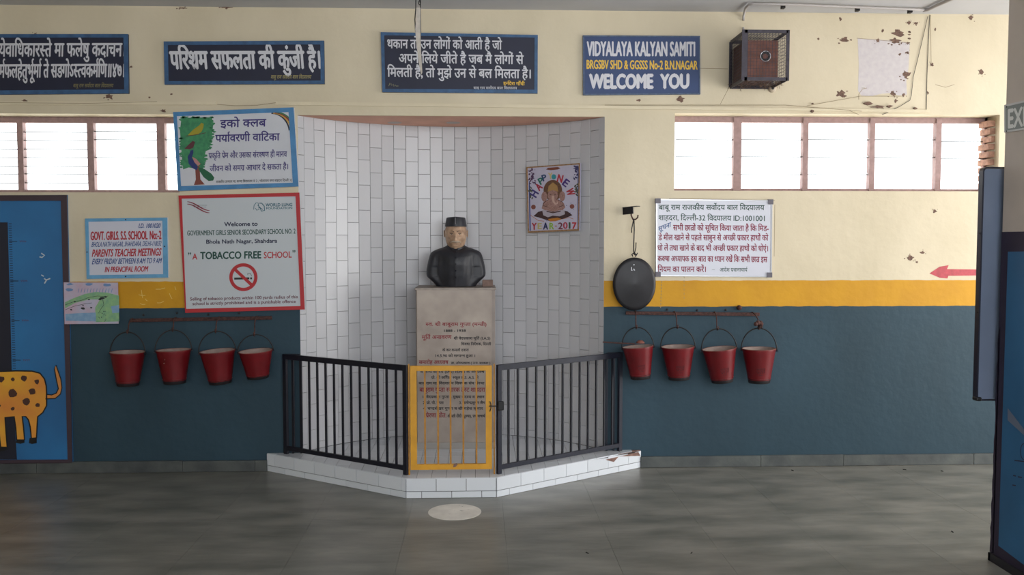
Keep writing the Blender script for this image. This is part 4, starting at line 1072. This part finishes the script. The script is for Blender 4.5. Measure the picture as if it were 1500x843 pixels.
for k in range(34):
    x = rg.uniform(135, 595); y = rg.choice([rg.uniform(120, 260), rg.uniform(430, 680)])
    if abs(x-350) < 130 and y < 600: continue
    mb.poly(PO, zc(*ell(x, y, 4.5, 4.5, 7)), o_+.0005)
mb.build('confetti', mat('confetti_blue', (60, 70, 130), 0.5), T)
mb = MB(); mb.stroke(PO, zc((120, 600), (200, 655), (260, 662)), .8, o_+.0006); mb.stroke(PO, zc((440, 640), (520, 625), (560, 640)), .8, o_+.0006); mb.stroke(PO, zc((370, 712), (392, 712)), 1.4, o_+.0006); mb.build('flourish', mat('flourish_orange', (178, 110, 80), 0.6), T)
MB().poly(PO, zc((300, 640), (400, 625), (440, 640), (380, 662), (320, 665)), o_+.0011).build('base_gold', mat('base_gold', (186, 120, 50), 0.5), T)

# ================================================================== RAILING AND GATE
RY = -0.68
def top_z(p): return p
a3 = Vector((WALL.p(420, 600).x, -0.035, 0)); b3 = Vector((YP(RY).p(594, 610).x, RY, 0))
c3 = Vector((YP(RY).p(731, 610).x, RY, 0)); d3 = Vector((WALL.p(907, 600).x, -0.035, 0))
zT = YP(RY).p(660, 535).z + 0.0; zB = YP(RY).p(660, 689).z
print('rail z', zT, zB, YP(-0.035).p(420, 527).z, YP(-0.035).p(907, 518).z)
M_IRON_LIT = mat('railing_black_lit', (31, 33, 46), 0.5, spec=0.35, var=0.15, vscale=30)  # lighter copy of the railing black; stronger light at right put into the colour
def railing(label, a, b, n, m, ret):
    T = thing('railing', label, 'railing', ((a.x+b.x)/2, (a.y+b.y)/2, PT))
    up = Vector((0, 0, 1)); t = (b-a).normalized()
    MB().bar(a+up*(zT-.02), b+up*(zT-.02), .04, .022, side=(0,0,1)).build('top_rail', m, T, bevel=.002)
    MB().bar(a+up*(zB+.016), b+up*(zB+.016), .032, .022, side=(0,0,1)).build('bottom_rail', m, T, bevel=.002)
    for p in (a, b): MB().bar(p+up*(PT+.001), p+up*(zT), .034, .024, side=t).build('post', m, T, bevel=.002)
    L_ = (b-a).length
    for i in range(1, n+1):
        p = a + (b-a)*(i/(n+1))
        MB().bar(p+up*(zB+.03), p+up*(zT-.038), .013, .013, side=t).build('bar', M_IRON, T)
    w0 = Vector((a.x + (.0 if ret > 0 else 0), a.y, 0))
    # short return fixed to the wall beside the niche
    e = Vector((a.x + ret, -0.018, 0)); s_ = Vector((a.x, -0.018, 0))
    MB().bar(s_+up*(zT-.02), e+up*(zT-.02), .036, .016, side=(0,0,1)).build('wall_return', m, T)
    for k in (0.45, 1.0):
        p = s_ + (e-s_)*k; MB().bar(p+up*(PT+.001), p+up*(zT-.038), .014, .014, side=(1,0,0)).build('return_bar', m, T)
    return T
railing('dark iron railing left of the yellow gate', a3, b3, 13, M_IRON, 0.11)
railing('dark iron railing right of the yellow gate', d3, c3, 13, M_IRON_LIT, -0.10)
M_YEL = mat('yellow_gate_paint', (205, 148, 34), 0.45, var=0.08, vscale=14)
M_YDK = mat('worn_yellow_bar', (170, 118, 36), 0.5, var=0.2, vscale=30)
GP = YP(RY)
def gx(px): return GP.p(px, 610).x
gz = lambda py_: GP.p(660, py_).z
T = thing('gate', 'small yellow barred gate in the middle of the railings', 'gate', (gx(661), RY, PT))
zt1, zb1 = gz(536), gz(688)
MB().box(gx(601), gx(610.5), RY-.012, RY+.012, zb1, zt1).build('stile', M_YEL, T, bevel=.002)
MB().box(gx(711.5), gx(720.5), RY-.012, RY+.012, zb1, zt1).build('stile', M_YEL, T, bevel=.002)
MB().box(gx(610), gx(712), RY-.012, RY+.012, gz(543.5), zt1).build('top_rail', M_YEL, T, bevel=.002)
MB().box(gx(610), gx(712), RY-.012, RY+.012, zb1, gz(680)).build('bottom_rail', M_YEL, T, bevel=.002)
for px in (622.5, 641.7, 660, 678.7, 698): MB().box(gx(px)-.006, gx(px)+.006, RY-.005, RY+.007, gz(680.5), gz(543)).build('bar', M_YDK, T)
for px in (599.2, 724): MB().box(gx(px)-.005, gx(px)+.005, RY-.008, RY+.008, PT, gz(533.5)).build('hinge_post', M_YDK, T)
MB().tube([(gx(716), RY-.02, gz(595)), (gx(733), RY-.02, gz(595))], .004, 8).build('latch_rod', M_BLACK, T)
MB().tube([(gx(717.5), RY-.02, gz(588)), (gx(719), RY-.022, gz(592)), (gx(719), RY-.022, gz(598)), (gx(717.5), RY-.02, gz(603))], .003, 8).build('latch_hook', M_DARKMET, T)
MB().box(gx(729), gx(738), RY-.035, RY-.012, gz(601), gz(588)).build('latch_block', M_BLACK, T, bevel=.006)
MB().slab(GP, Z(590, 520, 4.683)((345, 770), (350, 748), (368, 742), (378, 750), (362, 768)), .0125, .014).build('rust_spot', mat('paint_loss_grey', (120, 92, 84), .8), T)

# ================================================================== BUCKETS
M_BRED = mat('bucket_red', (104, 11, 20), 0.42, var=0.14, vscale=12, bump=0.08, bscale=30)
M_BIN = mat('bucket_inside', (150, 132, 124), 0.6, var=0.15, vscale=20)
M_BBL = mat('bucket_black_foot', (26, 20, 24), 0.6)
def bucket_proto():
    T = thing('fire_bucket', 'x', 'bucket', (0, 0, 0), 'red fire buckets hanging on wall hooks')
    RT_, RB_, HT = .128, .084, .262
    body = MB().lathe([(RB_, .022), (RT_-.004, HT-.02), (RT_, HT-.008), (RT_, HT)], (0,0,0), None, 40); body.build('shell', M_BRED, T, smooth=True)
    MB().lathe([(RT_, HT), (RT_-.003, HT+.001), (RT_-.007, HT-.004), (RB_-.003, .03), (.001, .028)], (0,0,0), None, 40).build('inside', M_BIN, T, smooth=True)
    MB().tube([(RT_*math.cos(a), RT_*math.sin(a), HT) for a in [2*math.pi*k/40 for k in range(41)]], .0028, 8, False).build('rim', mat('bucket_rim_pale', (120, 64, 58), 0.5, var=.3, vscale=30), T, smooth=True)
    MB().lathe([(.001, 0.004), (RB_-.006, 0.0), (RB_-.001, .004), (RB_+.001, .030), (RB_+.0035, .036)], (0,0,0), None, 40).build('foot_ring', M_BBL, T, smooth=True)
    MB().tube([((RB_+.004)*math.cos(a), (RB_+.004)*math.sin(a), .037) for a in [2*math.pi*k/40 for k in range(41)]], .0025, 6, False).build('seam_ring', M_BRED, T, smooth=True)
    hp = [(-(RT_+.006)*math.cos(math.pi*k/24), 0, HT-.012 + .168*math.sin(math.pi*k/24)) for k in range(25)]
    h = MB().tube(hp, .0048, 8); h.build('handle', M_WIRE, T, smooth=True)
    for s_ in (-1, 1): MB().tube([(s_*(RT_-.003), 0, HT-.012), (s_*(RT_+.012), 0, HT-.012)], .009, 12).build('lug', M_DARKMET, T)
    return T
def bucket_mark(T, dx):                                               # worn black emblem stencilled on the front
    mb = MB(); segs = [((-.028, .118), (.036, .122)), ((-.026, .104), (-.014, .082)), ((-.014, .082), (-.004, .100)), ((.002, .104), (.004, .082)), ((.010, .104), (.024, .100)), ((.024, .100), (.014, .082)), ((.034, .120), (.030, .086)), ((-.01, .07), (.02, .07)), ((-.026, .112), (.03, .112))]
    for (xa, za), (xb, zb2) in segs:
        P = []
        for k in range(5):
            t = k/4; x = xa+(xb-xa)*t + dx; z = za+(zb2-za)*t; r = .084 + (.124-.084)*(z-.022)/(.242-.022) + .0006
            P.append((x, -math.sqrt(max(r*r-x*x, 0)), z))
        mb.tube(P, .0016, 5)
    o = mb.build('stencil_mark', mat('worn_black_stencil', (60, 22, 28), 0.7), None, org=(0,0,0)); o.parent = T; return o
proto = bucket_proto(); first = [True]
def copy_thing(root):
    r = root.copy(); COL.objects.link(r)
    for ch in root.children:
        c = ch.copy(); COL.objects.link(c); c.parent = r
        for g_ in ch.children:
            d_ = g_.copy(); COL.objects.link(d_); d_.parent = c
    return r
BY = -0.16
BPL = YP(BY)
ks = [(162, 212, 514, 187.5, 568, 187, 485, 'leftmost fire bucket of the left rail, hooked lower than the rest', False),
      (229, 279, 511, 256, 565, 256, 480, 'second fire bucket from left on the left rail, with tiny pale specks', False),
      (293, 344, 512, 323, 565, 318, 480, 'third fire bucket from left on the left rail, tilting right', False),
      (350, 399, 512, 378, 557, 375, 479, 'rightmost bucket of the left rail, tilted and dark, beside the railing', False),
      (912, 957, 506, 938.5, 558, 936, 474, 'fire bucket with a ladle across its rim, directly below the black gong', True),
      (969, 1017, 506, 994.5, 559, 993, 478, 'second fire bucket from left on the right rail, below the white notice board', True),
      (1029, 1078, 509, 1058, 563, 1054.5, 480, 'third fire bucket from left on the right rail, below notice board text', True),
      (1087.6, 1136, 509, 1112, 564, 1110.5, 481, 'rightmost fire bucket on the right rail, hung from a rusty rag-like lump', True)]
buckets = []; HT_TOP = []
protos = [proto]
for i, (xa, xb, yr, xc, yb, hx_, hy_, lab, mk) in enumerate(ks):
    T = proto if i == 0 else copy_thing(proto)
    T['label'] = lab
    top = BPL.p((xa+xb)/2, yr+1); bot = BPL.p(xc, yb-4)
    ax = top - bot; tilt = math.atan2(ax.x, ax.z)
    T.rotation_euler = ((0.0, -.02, .01, .03, .0, .02, .02, .0)[i], tilt, (0, .3, .25, .2, -.2, -.25, -.15, -.35)[i])
    s_ = (BPL.p(xb, yr).x - BPL.p(xa, yr).x)/.26
    T.scale = (s_, s_, s_*1.0); T.location = (bot.x, BY, bot.z - .006)
    # keep scale along the axis matched to the photographed height
    hgt = (top-bot).length; T.scale = (s_, s_, hgt/.262)
    buckets.append(T); BM = Matrix.LocRotScale(T.location, T.rotation_euler, T.scale); HT_TOP.append(BM @ Vector((0, 0, .262-.012+.168)))
for T in buckets[4:]: bucket_mark(T, .012)
mb = MB()
for (x, y) in ((.06, .2), (.055, .185), (.068, .172)): mb.lathe([(.0001, .001), (.003, 0)], (-x, -.095-(y-.18)*.2, y), Matrix.Rotation(math.radians(90), 3, 'X'), 8)
o = mb.build('paint_speck', mat('speck_pale', (200, 180, 170), .6), None, org=(0,0,0)); o.parent = buckets[1]
# rails with hooks
def rail(label, p0, p1, hooks, lump=None, bolts=()):
    RP = YP(-0.03); a = RP.p(*p0); b = RP.p(*p1)
    T = thing('hook_rail', label, 'hook rail', ((a.x+b.x)/2, -.02, min(a.z, b.z)))
    MB().bar((a.x, -.02, a.z), (b.x, -.02, b.z), .026, .016, side=(0,0,1)).build('bar', M_RUST, T, bevel=.002)
    for k in range(3):
        p = Vector((a.x, 0, a.z)).lerp(Vector((b.x, 0, b.z)), .1+.4*k); MB().box(p.x-.012, p.x+.012, -.013, 0, p.z-.012, p.z+.012).build('mount', M_RUST, T)
    for (hx_, hy_, rx) in hooks:
        e = min(HT_TOP, key=lambda q: abs(q.x - BPL.p(hx_, hy_).x)) + Vector((0, 0, .006)); s_ = RP.p(rx, p0[1]+(p1[1]-p0[1])*(rx-p0[0])/(p1[0]-p0[0]))
        pts = [(s_.x, -.026, s_.z+.012), (s_.x, -.045, s_.z+.018), (s_.x*.6+e.x*.4, -.10, s_.z+.004), (e.x, e.y+.020, s_.z-.03), (e.x, e.y+.020, (s_.z+e.z)/2-.01), (e.x, e.y+.014, e.z-.010), (e.x, e.y, e.z-.016), (e.x+.002, e.y-.014, e.z-.008), (e.x+.003, e.y-.018, e.z+.014)]
        MB().tube(pts, .0045, 8).build('hook', M_RUST, T, smooth=True)
    for (x, y) in bolts: MB().lathe([(.0001, .006), (.006, .005), (.009, .0), (.009, -.004)], WALL.p(x, y, .004), Matrix.Rotation(math.radians(90), 3, 'X'), 12).build('bolt', M_WIRE, T)
    return T
LR = rail('rusty hook rail on the dark left wall holding four buckets', (190, 470), (398, 466), [(187, 487, 195), (256, 481, 258), (318, 481, 322), (375, 480, 377)], bolts=((210, 462), (259, 459), (305, 461), (350, 459)))
RR = rail('rusty hook rail under the yellow band at right holding four buckets', (917, 459), (1113, 461), [(936, 475, 930), (993, 479, 987), (1054.5, 481, 1046), (1110.5, 482, 1101)], bolts=((977.5, 454), (1021.5, 455), (1063.5, 454.5)))
rl = MB(); e = BPL.p(1110, 476); rj = random.Random(2)
for k in range(7):
    c_ = Vector((e.x+rj.uniform(-.02, .03), BY+rj.uniform(-.012, .012), e.z+rj.uniform(-.015, .03)))
    rl.lathe([(.0001, -.018), (.012, -.012), (.018, 0), (.012, .012), (.0001, .018)], c_, Matrix.Rotation(rj.uniform(0, 3), 3, 'Y'), 9)
rl.build('rust_lump', M_RUST, RR, smooth=True)
e = WALL.p(1083, 451, .012); MB().lathe([(.0001, .02), (.014, .016), (.02, .004), (.02, -.01)], e, Matrix.Rotation(math.radians(90), 3, 'X'), 9).build('rust_knob', M_RUST, RR, smooth=True)
# ladle resting across the first right-hand bucket
LP = YP(BY-.05)
T = thing('ladle', 'long-handled rusty ladle lying across the bucket under the gong', 'ladle', LP.p(925, 503))
MB().tube([LP.p(883, 501.5), LP.p(905, 503), LP.p(930, 504)], [.006, .0055, .005], 8).build('ladle_handle', M_RUST, T)
cc = LP.p(938, 503); MB().lathe([(.0001, .022), (.016, .020), (.028, .010), (.034, 0), (.031, 0), (.024, .006), (.0001, .012)], cc, None, 20).build('bowl', mat('ladle_bowl_brown', (120, 70, 58), .7, var=.2, vscale=30), T, smooth=True)

# ================================================================== GONG
zc = Z(880, 280, 4.214)
GPl = YP(-0.07)
cx_, cy_ = zc((208, 575))[0]; gc = GPl.p(cx_, cy_)
rx = (GPl.p(cx_+31.5, cy_).x - GPl.p(cx_-31.5, cy_).x)/2; rz = (GPl.p(cx_, cy_-39).z - GPl.p(cx_, cy_+39).z)/2
T = thing('gong', 'oval black iron school gong hanging over the yellow band', 'gong', (gc.x, gc.y, gc.z-rz))
prof = [(.0001, .022), (.10, .021), (.3, .017), (.6, .010), (.85, .004), (.97, .001), (1.0, -.004), (.98, -.010), (.6, -.004), (.0001, .004)]
MB().lathe([(r_, z_) for r_, z_ in prof], (0,0,0), None, 56)
vs = []; fs = []; n = 56
for r_, z_ in prof:
    for k in range(n): a = 2*math.pi*k/n; vs.append(gc + Vector((r_*rx*math.cos(a), -z_*1.2, r_*rz*math.sin(a))))
for i in range(len(prof)-1):
    for k in range(n): fs.append((i*n+k, i*n+(k+1) % n, (i+1)*n+(k+1) % n, (i+1)*n+k))
MB().add(vs, fs).build('disc', mat('gong_black_iron', (30, 29, 33), 0.42, 0.3, var=.3, vscale=9, bump=.15, bscale=12), T, smooth=True)
G3 = YP(-.098); mb = MB(); mb.stroke(G3, zc((190, 470), (189, 490), (196, 490)), 1.0, 0); mb.stroke(G3, zc((200, 490), (205, 480), (210, 492)), 1.0, 0); mb.poly(G3, zc(*ell(205, 456, 4, 4, 8)), 0)
mb.build('chalk_mark', M_LGREY, T)
MB().tube([GPl.p(*zc((198, 404))[0]), GPl.p(*zc((192, 392))[0]), GPl.p(*zc((206, 382))[0]), GPl.p(*zc((220, 392))[0]), GPl.p(*zc((214, 406))[0])], .005, 8).build('lug', M_DARKMET, T, smooth=True)
T = thing('gong_hanger', 'twisted iron wire and hook hanging from a wall bracket above the gong', 'hanger', GPl.p(*zc((205, 390))[0]))
MB().tube([GPl.p(*p) for p in zc((205, 172), (207, 240), (204, 320), (203, 372), (207, 392), (222, 396), (226, 382))], .0045, 8).build('long_wire', M_WIRE, T, smooth=True)
MB().tube([YP(-.078).p(*p) for p in zc((203, 176), (196, 210), (190, 240), (190, 258))], .004, 8).build('loose_end', M_WIRE, T, smooth=True)
MB().tube([YP(-.078).p(*p) for p in zc((218, 318), (217, 350), (211, 375), (207, 394))], .004, 8).build('loose_end', M_WIRE, T, smooth=True)
MB().tube([YP(-.066).p(*p) for p in zc((190, 100), (188, 150), (198, 174), (214, 176), (228, 164), (230, 148))], .006, 8).build('hook', M_RUST, T, smooth=True)
T = thing('bracket', 'short angle iron bracket fixed to the cream wall above the gong', 'bracket', WALL.p(*zc((165, 145))[0]))
p0 = WALL.p(*zc((137, 125))[0]); p1 = YP(-.09).p(*zc((200, 118))[0])
MB().bar((p0.x, 0, p0.z), (p1.x, -.09, p1.z), .055, .006, side=(0,0,1)).build('plate', M_DARKMET, T)
MB().bar((p0.x+.01, 0, p0.z+.027), (p1.x+.04, -.09, p1.z+.030), .004, .05, side=(0,0,1)).build('flange', M_DARKMET, T)

# ================================================================== SPEAKER CAGE
W0 = WALL
xa, xb = WALL.p(1070, 100).x, WALL.p(1130, 100).x; za, zb_ = WALL.p(1070, 128).z, WALL.p(1070, 62).z
dcg = 0.36
T = thing('speaker_cage', 'iron mesh cage box around a brown speaker high on the wall', 'cage', ((xa+xb)/2, -dcg/2, za))
M_CAGE = mat('cage_iron', (62, 58, 68), 0.5, 0.3, var=.2, vscale=40)
w_ = .024
for (x, z) in ((xa, za), (xb, za), (xa, zb_), (xb, zb_)): MB().bar((x, 0, z), (x, -dcg, z), w_, .006, side=(0,0,1)).build('cage_bar', M_CAGE, T)
for x in (xa, xb): MB().bar((x, -dcg, za-.012), (x, -dcg, zb_+.012), .006, w_*(1.7 if x == xa else 1), side=(0,1,0)).build('cage_bar', M_CAGE, T); MB().bar((x, -.004, za), (x, -.004, zb_), .006, w_, side=(0,1,0)).build('cage_bar', M_CAGE, T)
for z in (za, zb_): MB().bar((xa, -dcg, z), (xb, -dcg, z), w_, .006, side=(0,0,1)).build('cage_bar', M_CAGE, T); MB().bar((xa, -.004, z), (xb, -.004, z), w_, .006, side=(0,0,1)).build('cage_bar', M_CAGE, T)
mesh = MB()
def grid(o0, u, v, nu, nv, skip=None):
    for i in range(1, nu): p = o0 + u*(i/nu); mesh.bar(p, p+v, .0022, .0022)
    for i in range(1, nv): p = o0 + v*(i/nv); mesh.bar(p, p+u, .0022, .0022)
grid(Vector((xb, 0, za)), Vector((0, -dcg, 0)), Vector((0, 0, zb_-za)), 16, 14)
grid(Vector((xa, 0, za)), Vector((0, -dcg, 0)), Vector((0, 0, zb_-za)), 16, 14)
grid(Vector((xa, 0, zb_)), Vector((0, -dcg, 0)), Vector((xb-xa, 0, 0)), 16, 14)
grid(Vector((xa, -dcg, za)), Vector((xb-xa, 0, 0)), Vector((0, 0, zb_-za)), 14, 14)
grid(Vector((xa, 0, za)), Vector((0, -dcg, 0)), Vector((xb-xa, 0, 0)), 12, 10)
tag(mesh.build('wire_mesh', M_CAGE, T), kind='stuff')
bs = T
SPK = thing('loudspeaker', 'square rust-brown loudspeaker box with round black cone inside the mesh cage', 'loudspeaker', ((xa+xb)/2, -.15, za+.014))
MB().box(xa+.018, xb-.05, -.30, -.012, za+.014, zb_-.05).build('speaker_box', mat('box_brown', (112, 74, 64), .8, var=.3, vscale=16, bump=.3), SPK, bevel=.004)
sc0 = Vector(((xa*.3+xb*.7)-.05, -.301, (za+zb_)/2+.005))
MB().lathe([(.034, .002), (.036, .006), (.026, .004), (.014, -.004), (.0001, -.002)], sc0, Matrix.Rotation(math.radians(90), 3, 'X'), 24).build('cone', M_BLACK, SPK, smooth=True)
MB().tube([sc0 + Vector((.037*math.cos(a), -.004, .037*math.sin(a))) for a in [2*math.pi*k/24 for k in range(25)]], .003, 6, False).build('cone_ring', M_ALU, SPK, smooth=True)
nest = MB(); rj = random.Random(4)
for k in range(110):
    p = Vector((rj.uniform(xa, xb-.02), rj.uniform(-.34, -.02), za + rj.uniform(0, .02))); d = Vector((rj.uniform(-1, 1), rj.uniform(-.6, .6), rj.uniform(-.9, .15))).normalized()*rj.uniform(.03, .075)
    nest.bar(p, p+d, .0018, .0018)
tag(nest.build('straw', mat('straw_brown', (104, 82, 66), .9, var=.3, vscale=60), T), kind='stuff')
# socket below the cage
s0 = WALL.p(1131, 130); T = thing('wall_socket', 'small round pale socket on the wall just below the cage', 'socket', s0)
MB().lathe([(.0001, .02), (.012, .02), (.022, .016), (.03, .008), (.032, 0)], s0, Matrix.Rotation(math.radians(90), 3, 'X'), 20).build('body', mat('socket_cream', (190, 176, 156), .5), T, smooth=True)
MB().lathe([(.0001, .024), (.010, .023), (.011, .018)], s0, Matrix.Rotation(math.radians(90), 3, 'X'), 14).build('plug', M_BLACK, T, smooth=True)

# ================================================================== CONDUITS, WIRES
M_PIPE = mat('painted_conduit', (176, 170, 168), .5)
C2 = YP(-.014)
T = thing('conduit', 'thin painted conduit pipe running under the ceiling at upper right', 'conduit', C2.p(1230, 14))
CP = Plane((0, 0, CEIL), (0, 0, -1))
MB().tube([C2.p(1089, 30), C2.p(1089.3, 23.5)] + [CP.p(*p, .016) for p in [(1092, 12), (1097, 6.5), (1104, 5.5), (1170, 7), (1255, 10.5), (1335, 13.5), (1356, 14.5)]], .009, 8).build('pipe', M_PIPE, T, smooth=True)
MB().tube([CP.p(*p, .017) for p in [(1352, 15), (1360, 14), (1372, 8), (1395, -2), (1460, -32)]], .013, 8).build('pipe', M_PIPE, T, smooth=True)
for (x, y) in ((1147, 7), (1256, 11), (1333, 13.5)): p = CP.p(x, y, 0); MB().box(p.x-.012, p.x+.012, p.y-.02, p.y+.02, CEIL-.028, CEIL-.001).build('clip', M_WIRE, T)
tag(MB().tube([C2.p(1089, 40), C2.p(1090, 52)], .008, 8).build('conduit_stub', M_PIPE), 'short broken conduit stub just above the speaker cage', 'conduit')
tag(MB().tube([WALL.p(*p, .006) for p in [(1359, 24), (1352, 55), (1345, 84), (1338, 112), (1335, 140), (1333, 147), (1318, 156), (1300, 165), (1292, 168)]], .0019, 6).build('wire', M_WIRE), 'thin loose wire slanting down beside the pale wall patch', 'wire')
tag(MB().tube([WALL.p(*p, .004) for p in [(1362, 22), (1360, 60), (1358, 110), (1357, 162)]], .002, 6).build('wire', M_WIRE), 'straight thin wire down the groove at far upper right', 'wire')
# hanging cable in front of the third board
HP = YP(-1.3)
T = thing('hanging_cable', 'peeling white strip on dark wires hanging from the ceiling before a signboard', 'cable', HP.p(613, 118))
zc = Z(540, 0, 5.27); ctop = HP.p(614, -40).z
MB().tube([HP.p(*p) for p in zc((365, -200), (364, 60), (357, 150), (362, 240), (375, 300))], .0035, 6).build('wire', M_WIRE, T, smooth=True)
MB().tube([HP.p(*p) for p in zc((398, -200), (400, 50), (402, 250), (398, 330))], .003, 6).build('wire', M_WIRE, T, smooth=True)
mb = MB(); mb.slab(HP, zc((368, 60), (400, 60), (401, 300), (405, 400), (415, 560), (405, 580), (385, 470), (368, 330), (360, 230), (366, 150)), 0, .004); mb.build('white_strip', mat('peeling_white', (196, 188, 178), .7, var=.1, vscale=40), T)
MB().tube([HP.p(*p) for p in zc((386, 10), (384, 25), (392, 38), (400, 30), (394, 10), (388, -10))], .003, 6).build('wire_loop', M_WIRE, T, smooth=True)
mb = MB(); mb.bar(HP.p(615, -200) , HP.p(615, -150), .03, .03)

# ================================================================== WALL WEAR (pale patch, chips, cracks)
M_PATCH = mat('bare_patch_lilac', (196, 188, 192), .75, c2=(206, 200, 200), vscale=26)
zc = Z(1150, 0, 4.214)
mb = MB(); mb.slab(WALL, zc((448, 236), (560, 243), (655, 250), (770, 262), (762, 420), (748, 500), (752, 585), (700, 590), (640, 575), (590, 580), (530, 595), (470, 590), (450, 560), (455, 400)), 0, .0006)
mb.build('bare_patch', M_PATCH, WB)
M_CHIP = mat('chipped_plaster', (128, 100, 86), .85, c2=(88, 68, 60), vscale=60)
rg = random.Random(21)
chips = [(1316, 49, 9, 5), (1312, 60, 8, 3), (1286, 60, 3, 2.2), (1237, 58, 6, 4), (1232, 138, 7, 5), (1327, 109, 6, 5), (1307, 137, 4, 4), (1323, 139, 2.5, 2.5), (1312, 148, 2.6, 2.4), (1293, 45, 1.4, 2.5), (1231, 28, 1.8, 2.5),
         (1331, 33, 2.5, 2.5), (1342, 34, 2.8, 2), (1329, 77, 2.5, 2), (1318, 80, 1.8, 1.8), (1365, 95, 2.8, 2.5), (1437, 106, 4, 3.5), (1422, 26, 3, 3), (1330, 63, 2.5, 1.5), (1199, 57, 1.5, 1.5), (1369, 310, 2.8, 2), (1333, 378, 4.5, 3.5), (1351, 370, 2.8, 2), (1343, 384, 1.5, 1.5),
         (1370, 43, 1.4, 1.8), (1359, 136, 1.4, 2), (997, 146, 5, 4), (936, 147, 3, 1.6), (160, 142, 5, 3), (36, 148, 3.5, 1.8), (219, 143, 1.5, 1.4), (251, 138, 1.5, 1.5), (240, 163, 4, 2), (1190, 152, 1.5, 1), (1189, 163, 2, 2), (330, 11, 7, 1.3), (268, 12, 5, 1), (52, 51, 2.5, 2), (192, 98, 2, 1.4),
         (1272, 152, 6, 2), (1287, 157, 9, 2), (1302, 156, 5, 1.6), (1340, 159, 3, 1.5), (1387, 400, 1.8, 1.5), (930, 97, 0, 0)]
mb = MB()
for x, y, a, b2 in chips:
    if a:
        mb.slab(WALL, blob(x, y, a, 13, .5, b2, rg), 0, .0135 if 148 < y < 165 else .0016)
        if a > 2.4 and not 145 < y < 168:
            for k in range(5): mb.slab(WALL, blob(x+rg.uniform(-1.9, 1.9)*a, y+rg.uniform(-1.9, 1.9)*b2, a*.22, 7, .5, a*.16, rg), 0, .0012)
tag(mb.build('paint_chips', M_CHIP, WB), kind='stuff')
M_CRK = mat('hairline_crack', (150, 134, 108), .9)
mb = MB()
cr = [[(0, 150.5), (60, 151), (130, 151.5), (230, 149)], [(318, 153), (345, 155), (375, 154.5), (404, 150.5)], [(888, 95), (930, 98), (1066, 101)], [(1068, 128), (1055, 153)], [(1262, 129), (1267, 129)],
      [(1258, 146), (1258, 138), (1263, 131), (1270, 129)], [(1242, 161), (1258, 168)], [(1370, 124), (1385, 128), (1398, 124)], [(1363, 22), (1364, 92)], [(1182, 155), (1260, 141), (1320, 141)], [(980, 291), (1135, 294)], [(640, 292.5), (640, 292)],
      [(1135, 300), (1134, 375), (1134, 376)], [(1255, 56), (1290, 59), (1333, 63)], [(1150, 154), (1262, 163)], [(886, 154), (1150, 154)]]
for c in cr:
    if len(c) >= 2: mb.stroke(WALL, c, .7, .0008 if c[0][1] < 148 or c[0][1] > 170 else .0128)
mb.build('crack_line', M_CRK, WB)
# drips and marks beside the yellow band at right
mb = MB()
for k in range(9): y = 412+k*4.6; mb.stroke(WALL, [(969.5-k*.2, y), (969.2-k*.2, y+2.6)], 1.1, .0008)
for k in range(6): mb.stroke(WALL, [(1002, 405+k*6), (1002.2, 408+k*6)], .7, .0008)
mb.build('drip_marks', mat('drip_grey', (150, 132, 96), .8), WB)
mb = MB()
for (x, y, dx, dy) in ((203, 432, 10, 1), (207, 425, 2, 12), (228, 424, 14, -2), (213, 438, 3, 3), (248, 430, 4, 8), (240, 442, -10, 2), (205, 445, 8, 1), (256, 420, 2, 5)): mb.stroke(WALL, [(x, y), (x+dx*.5, y+dy*.5+1), (x+dx, y+dy)], .8, .0008)
mb.build('scratch_marks', mat('scratch_pale', (216, 188, 110), .8), WB)
# scuffs and pencil marks on the niche tiles
# floor marker
pt = Plane((0,0,0), (0,0,1)); c0 = pt.p(666, 750.5)
rad = (pt.p(705, 750.5).x - pt.p(627, 750.5).x)/2
disc = MB().lathe([(.0001, .0022), (rad*.97, .0022), (rad, .0014), (rad, 0)], (c0.x, c0.y, .0), None, 48)
o = disc.build('floor_marker', mat('floor_marker_white', (236, 232, 224), .6, c2=(212, 208, 200), vscale=8)); tag(o, 'round white spot painted on the grey floor before the step', 'floor marker')
mb = MB(); rg = random.Random(8)
for k in range(7):
    a = rg.uniform(0, 6.28); r_ = rg.uniform(0, rad*.8); x, y = c0.x+r_*math.cos(a), c0.y+r_*math.sin(a)
    mb.add([(x, y, .0024), (x+rg.uniform(.01, .04), y+rg.uniform(-.004, .004), .0024), (x+.01, y+.004, .0024)], [(0, 1, 2)])
mb.build('scuff', M_WIRE, o)
# specks of litter on the floor
for i, (x, y) in enumerate(((1013, 811), (860, 811), (1395, 780), (1161, 690), (1325, 689), (1380, 691))):
    c_ = pt.p(x, y); a = rg.uniform(0, 3)
    o = MB().bar((c_.x-.012*math.cos(a), c_.y-.012*math.sin(a), .002), (c_.x+.012*math.cos(a), c_.y+.012*math.sin(a), .002), .006, .003).build('litter_speck', M_WIRE)
    tag(o, 'tiny dark speck on the grey stone floor, ' + ('right of centre in the foreground', 'in the foreground, nearest the white floor spot', 'nearest to the pillar', 'by the skirting below the rightmost bucket', 'by the skirting, left of two', 'by the skirting, right of two')[i], 'litter', 'dark specks on the floor')
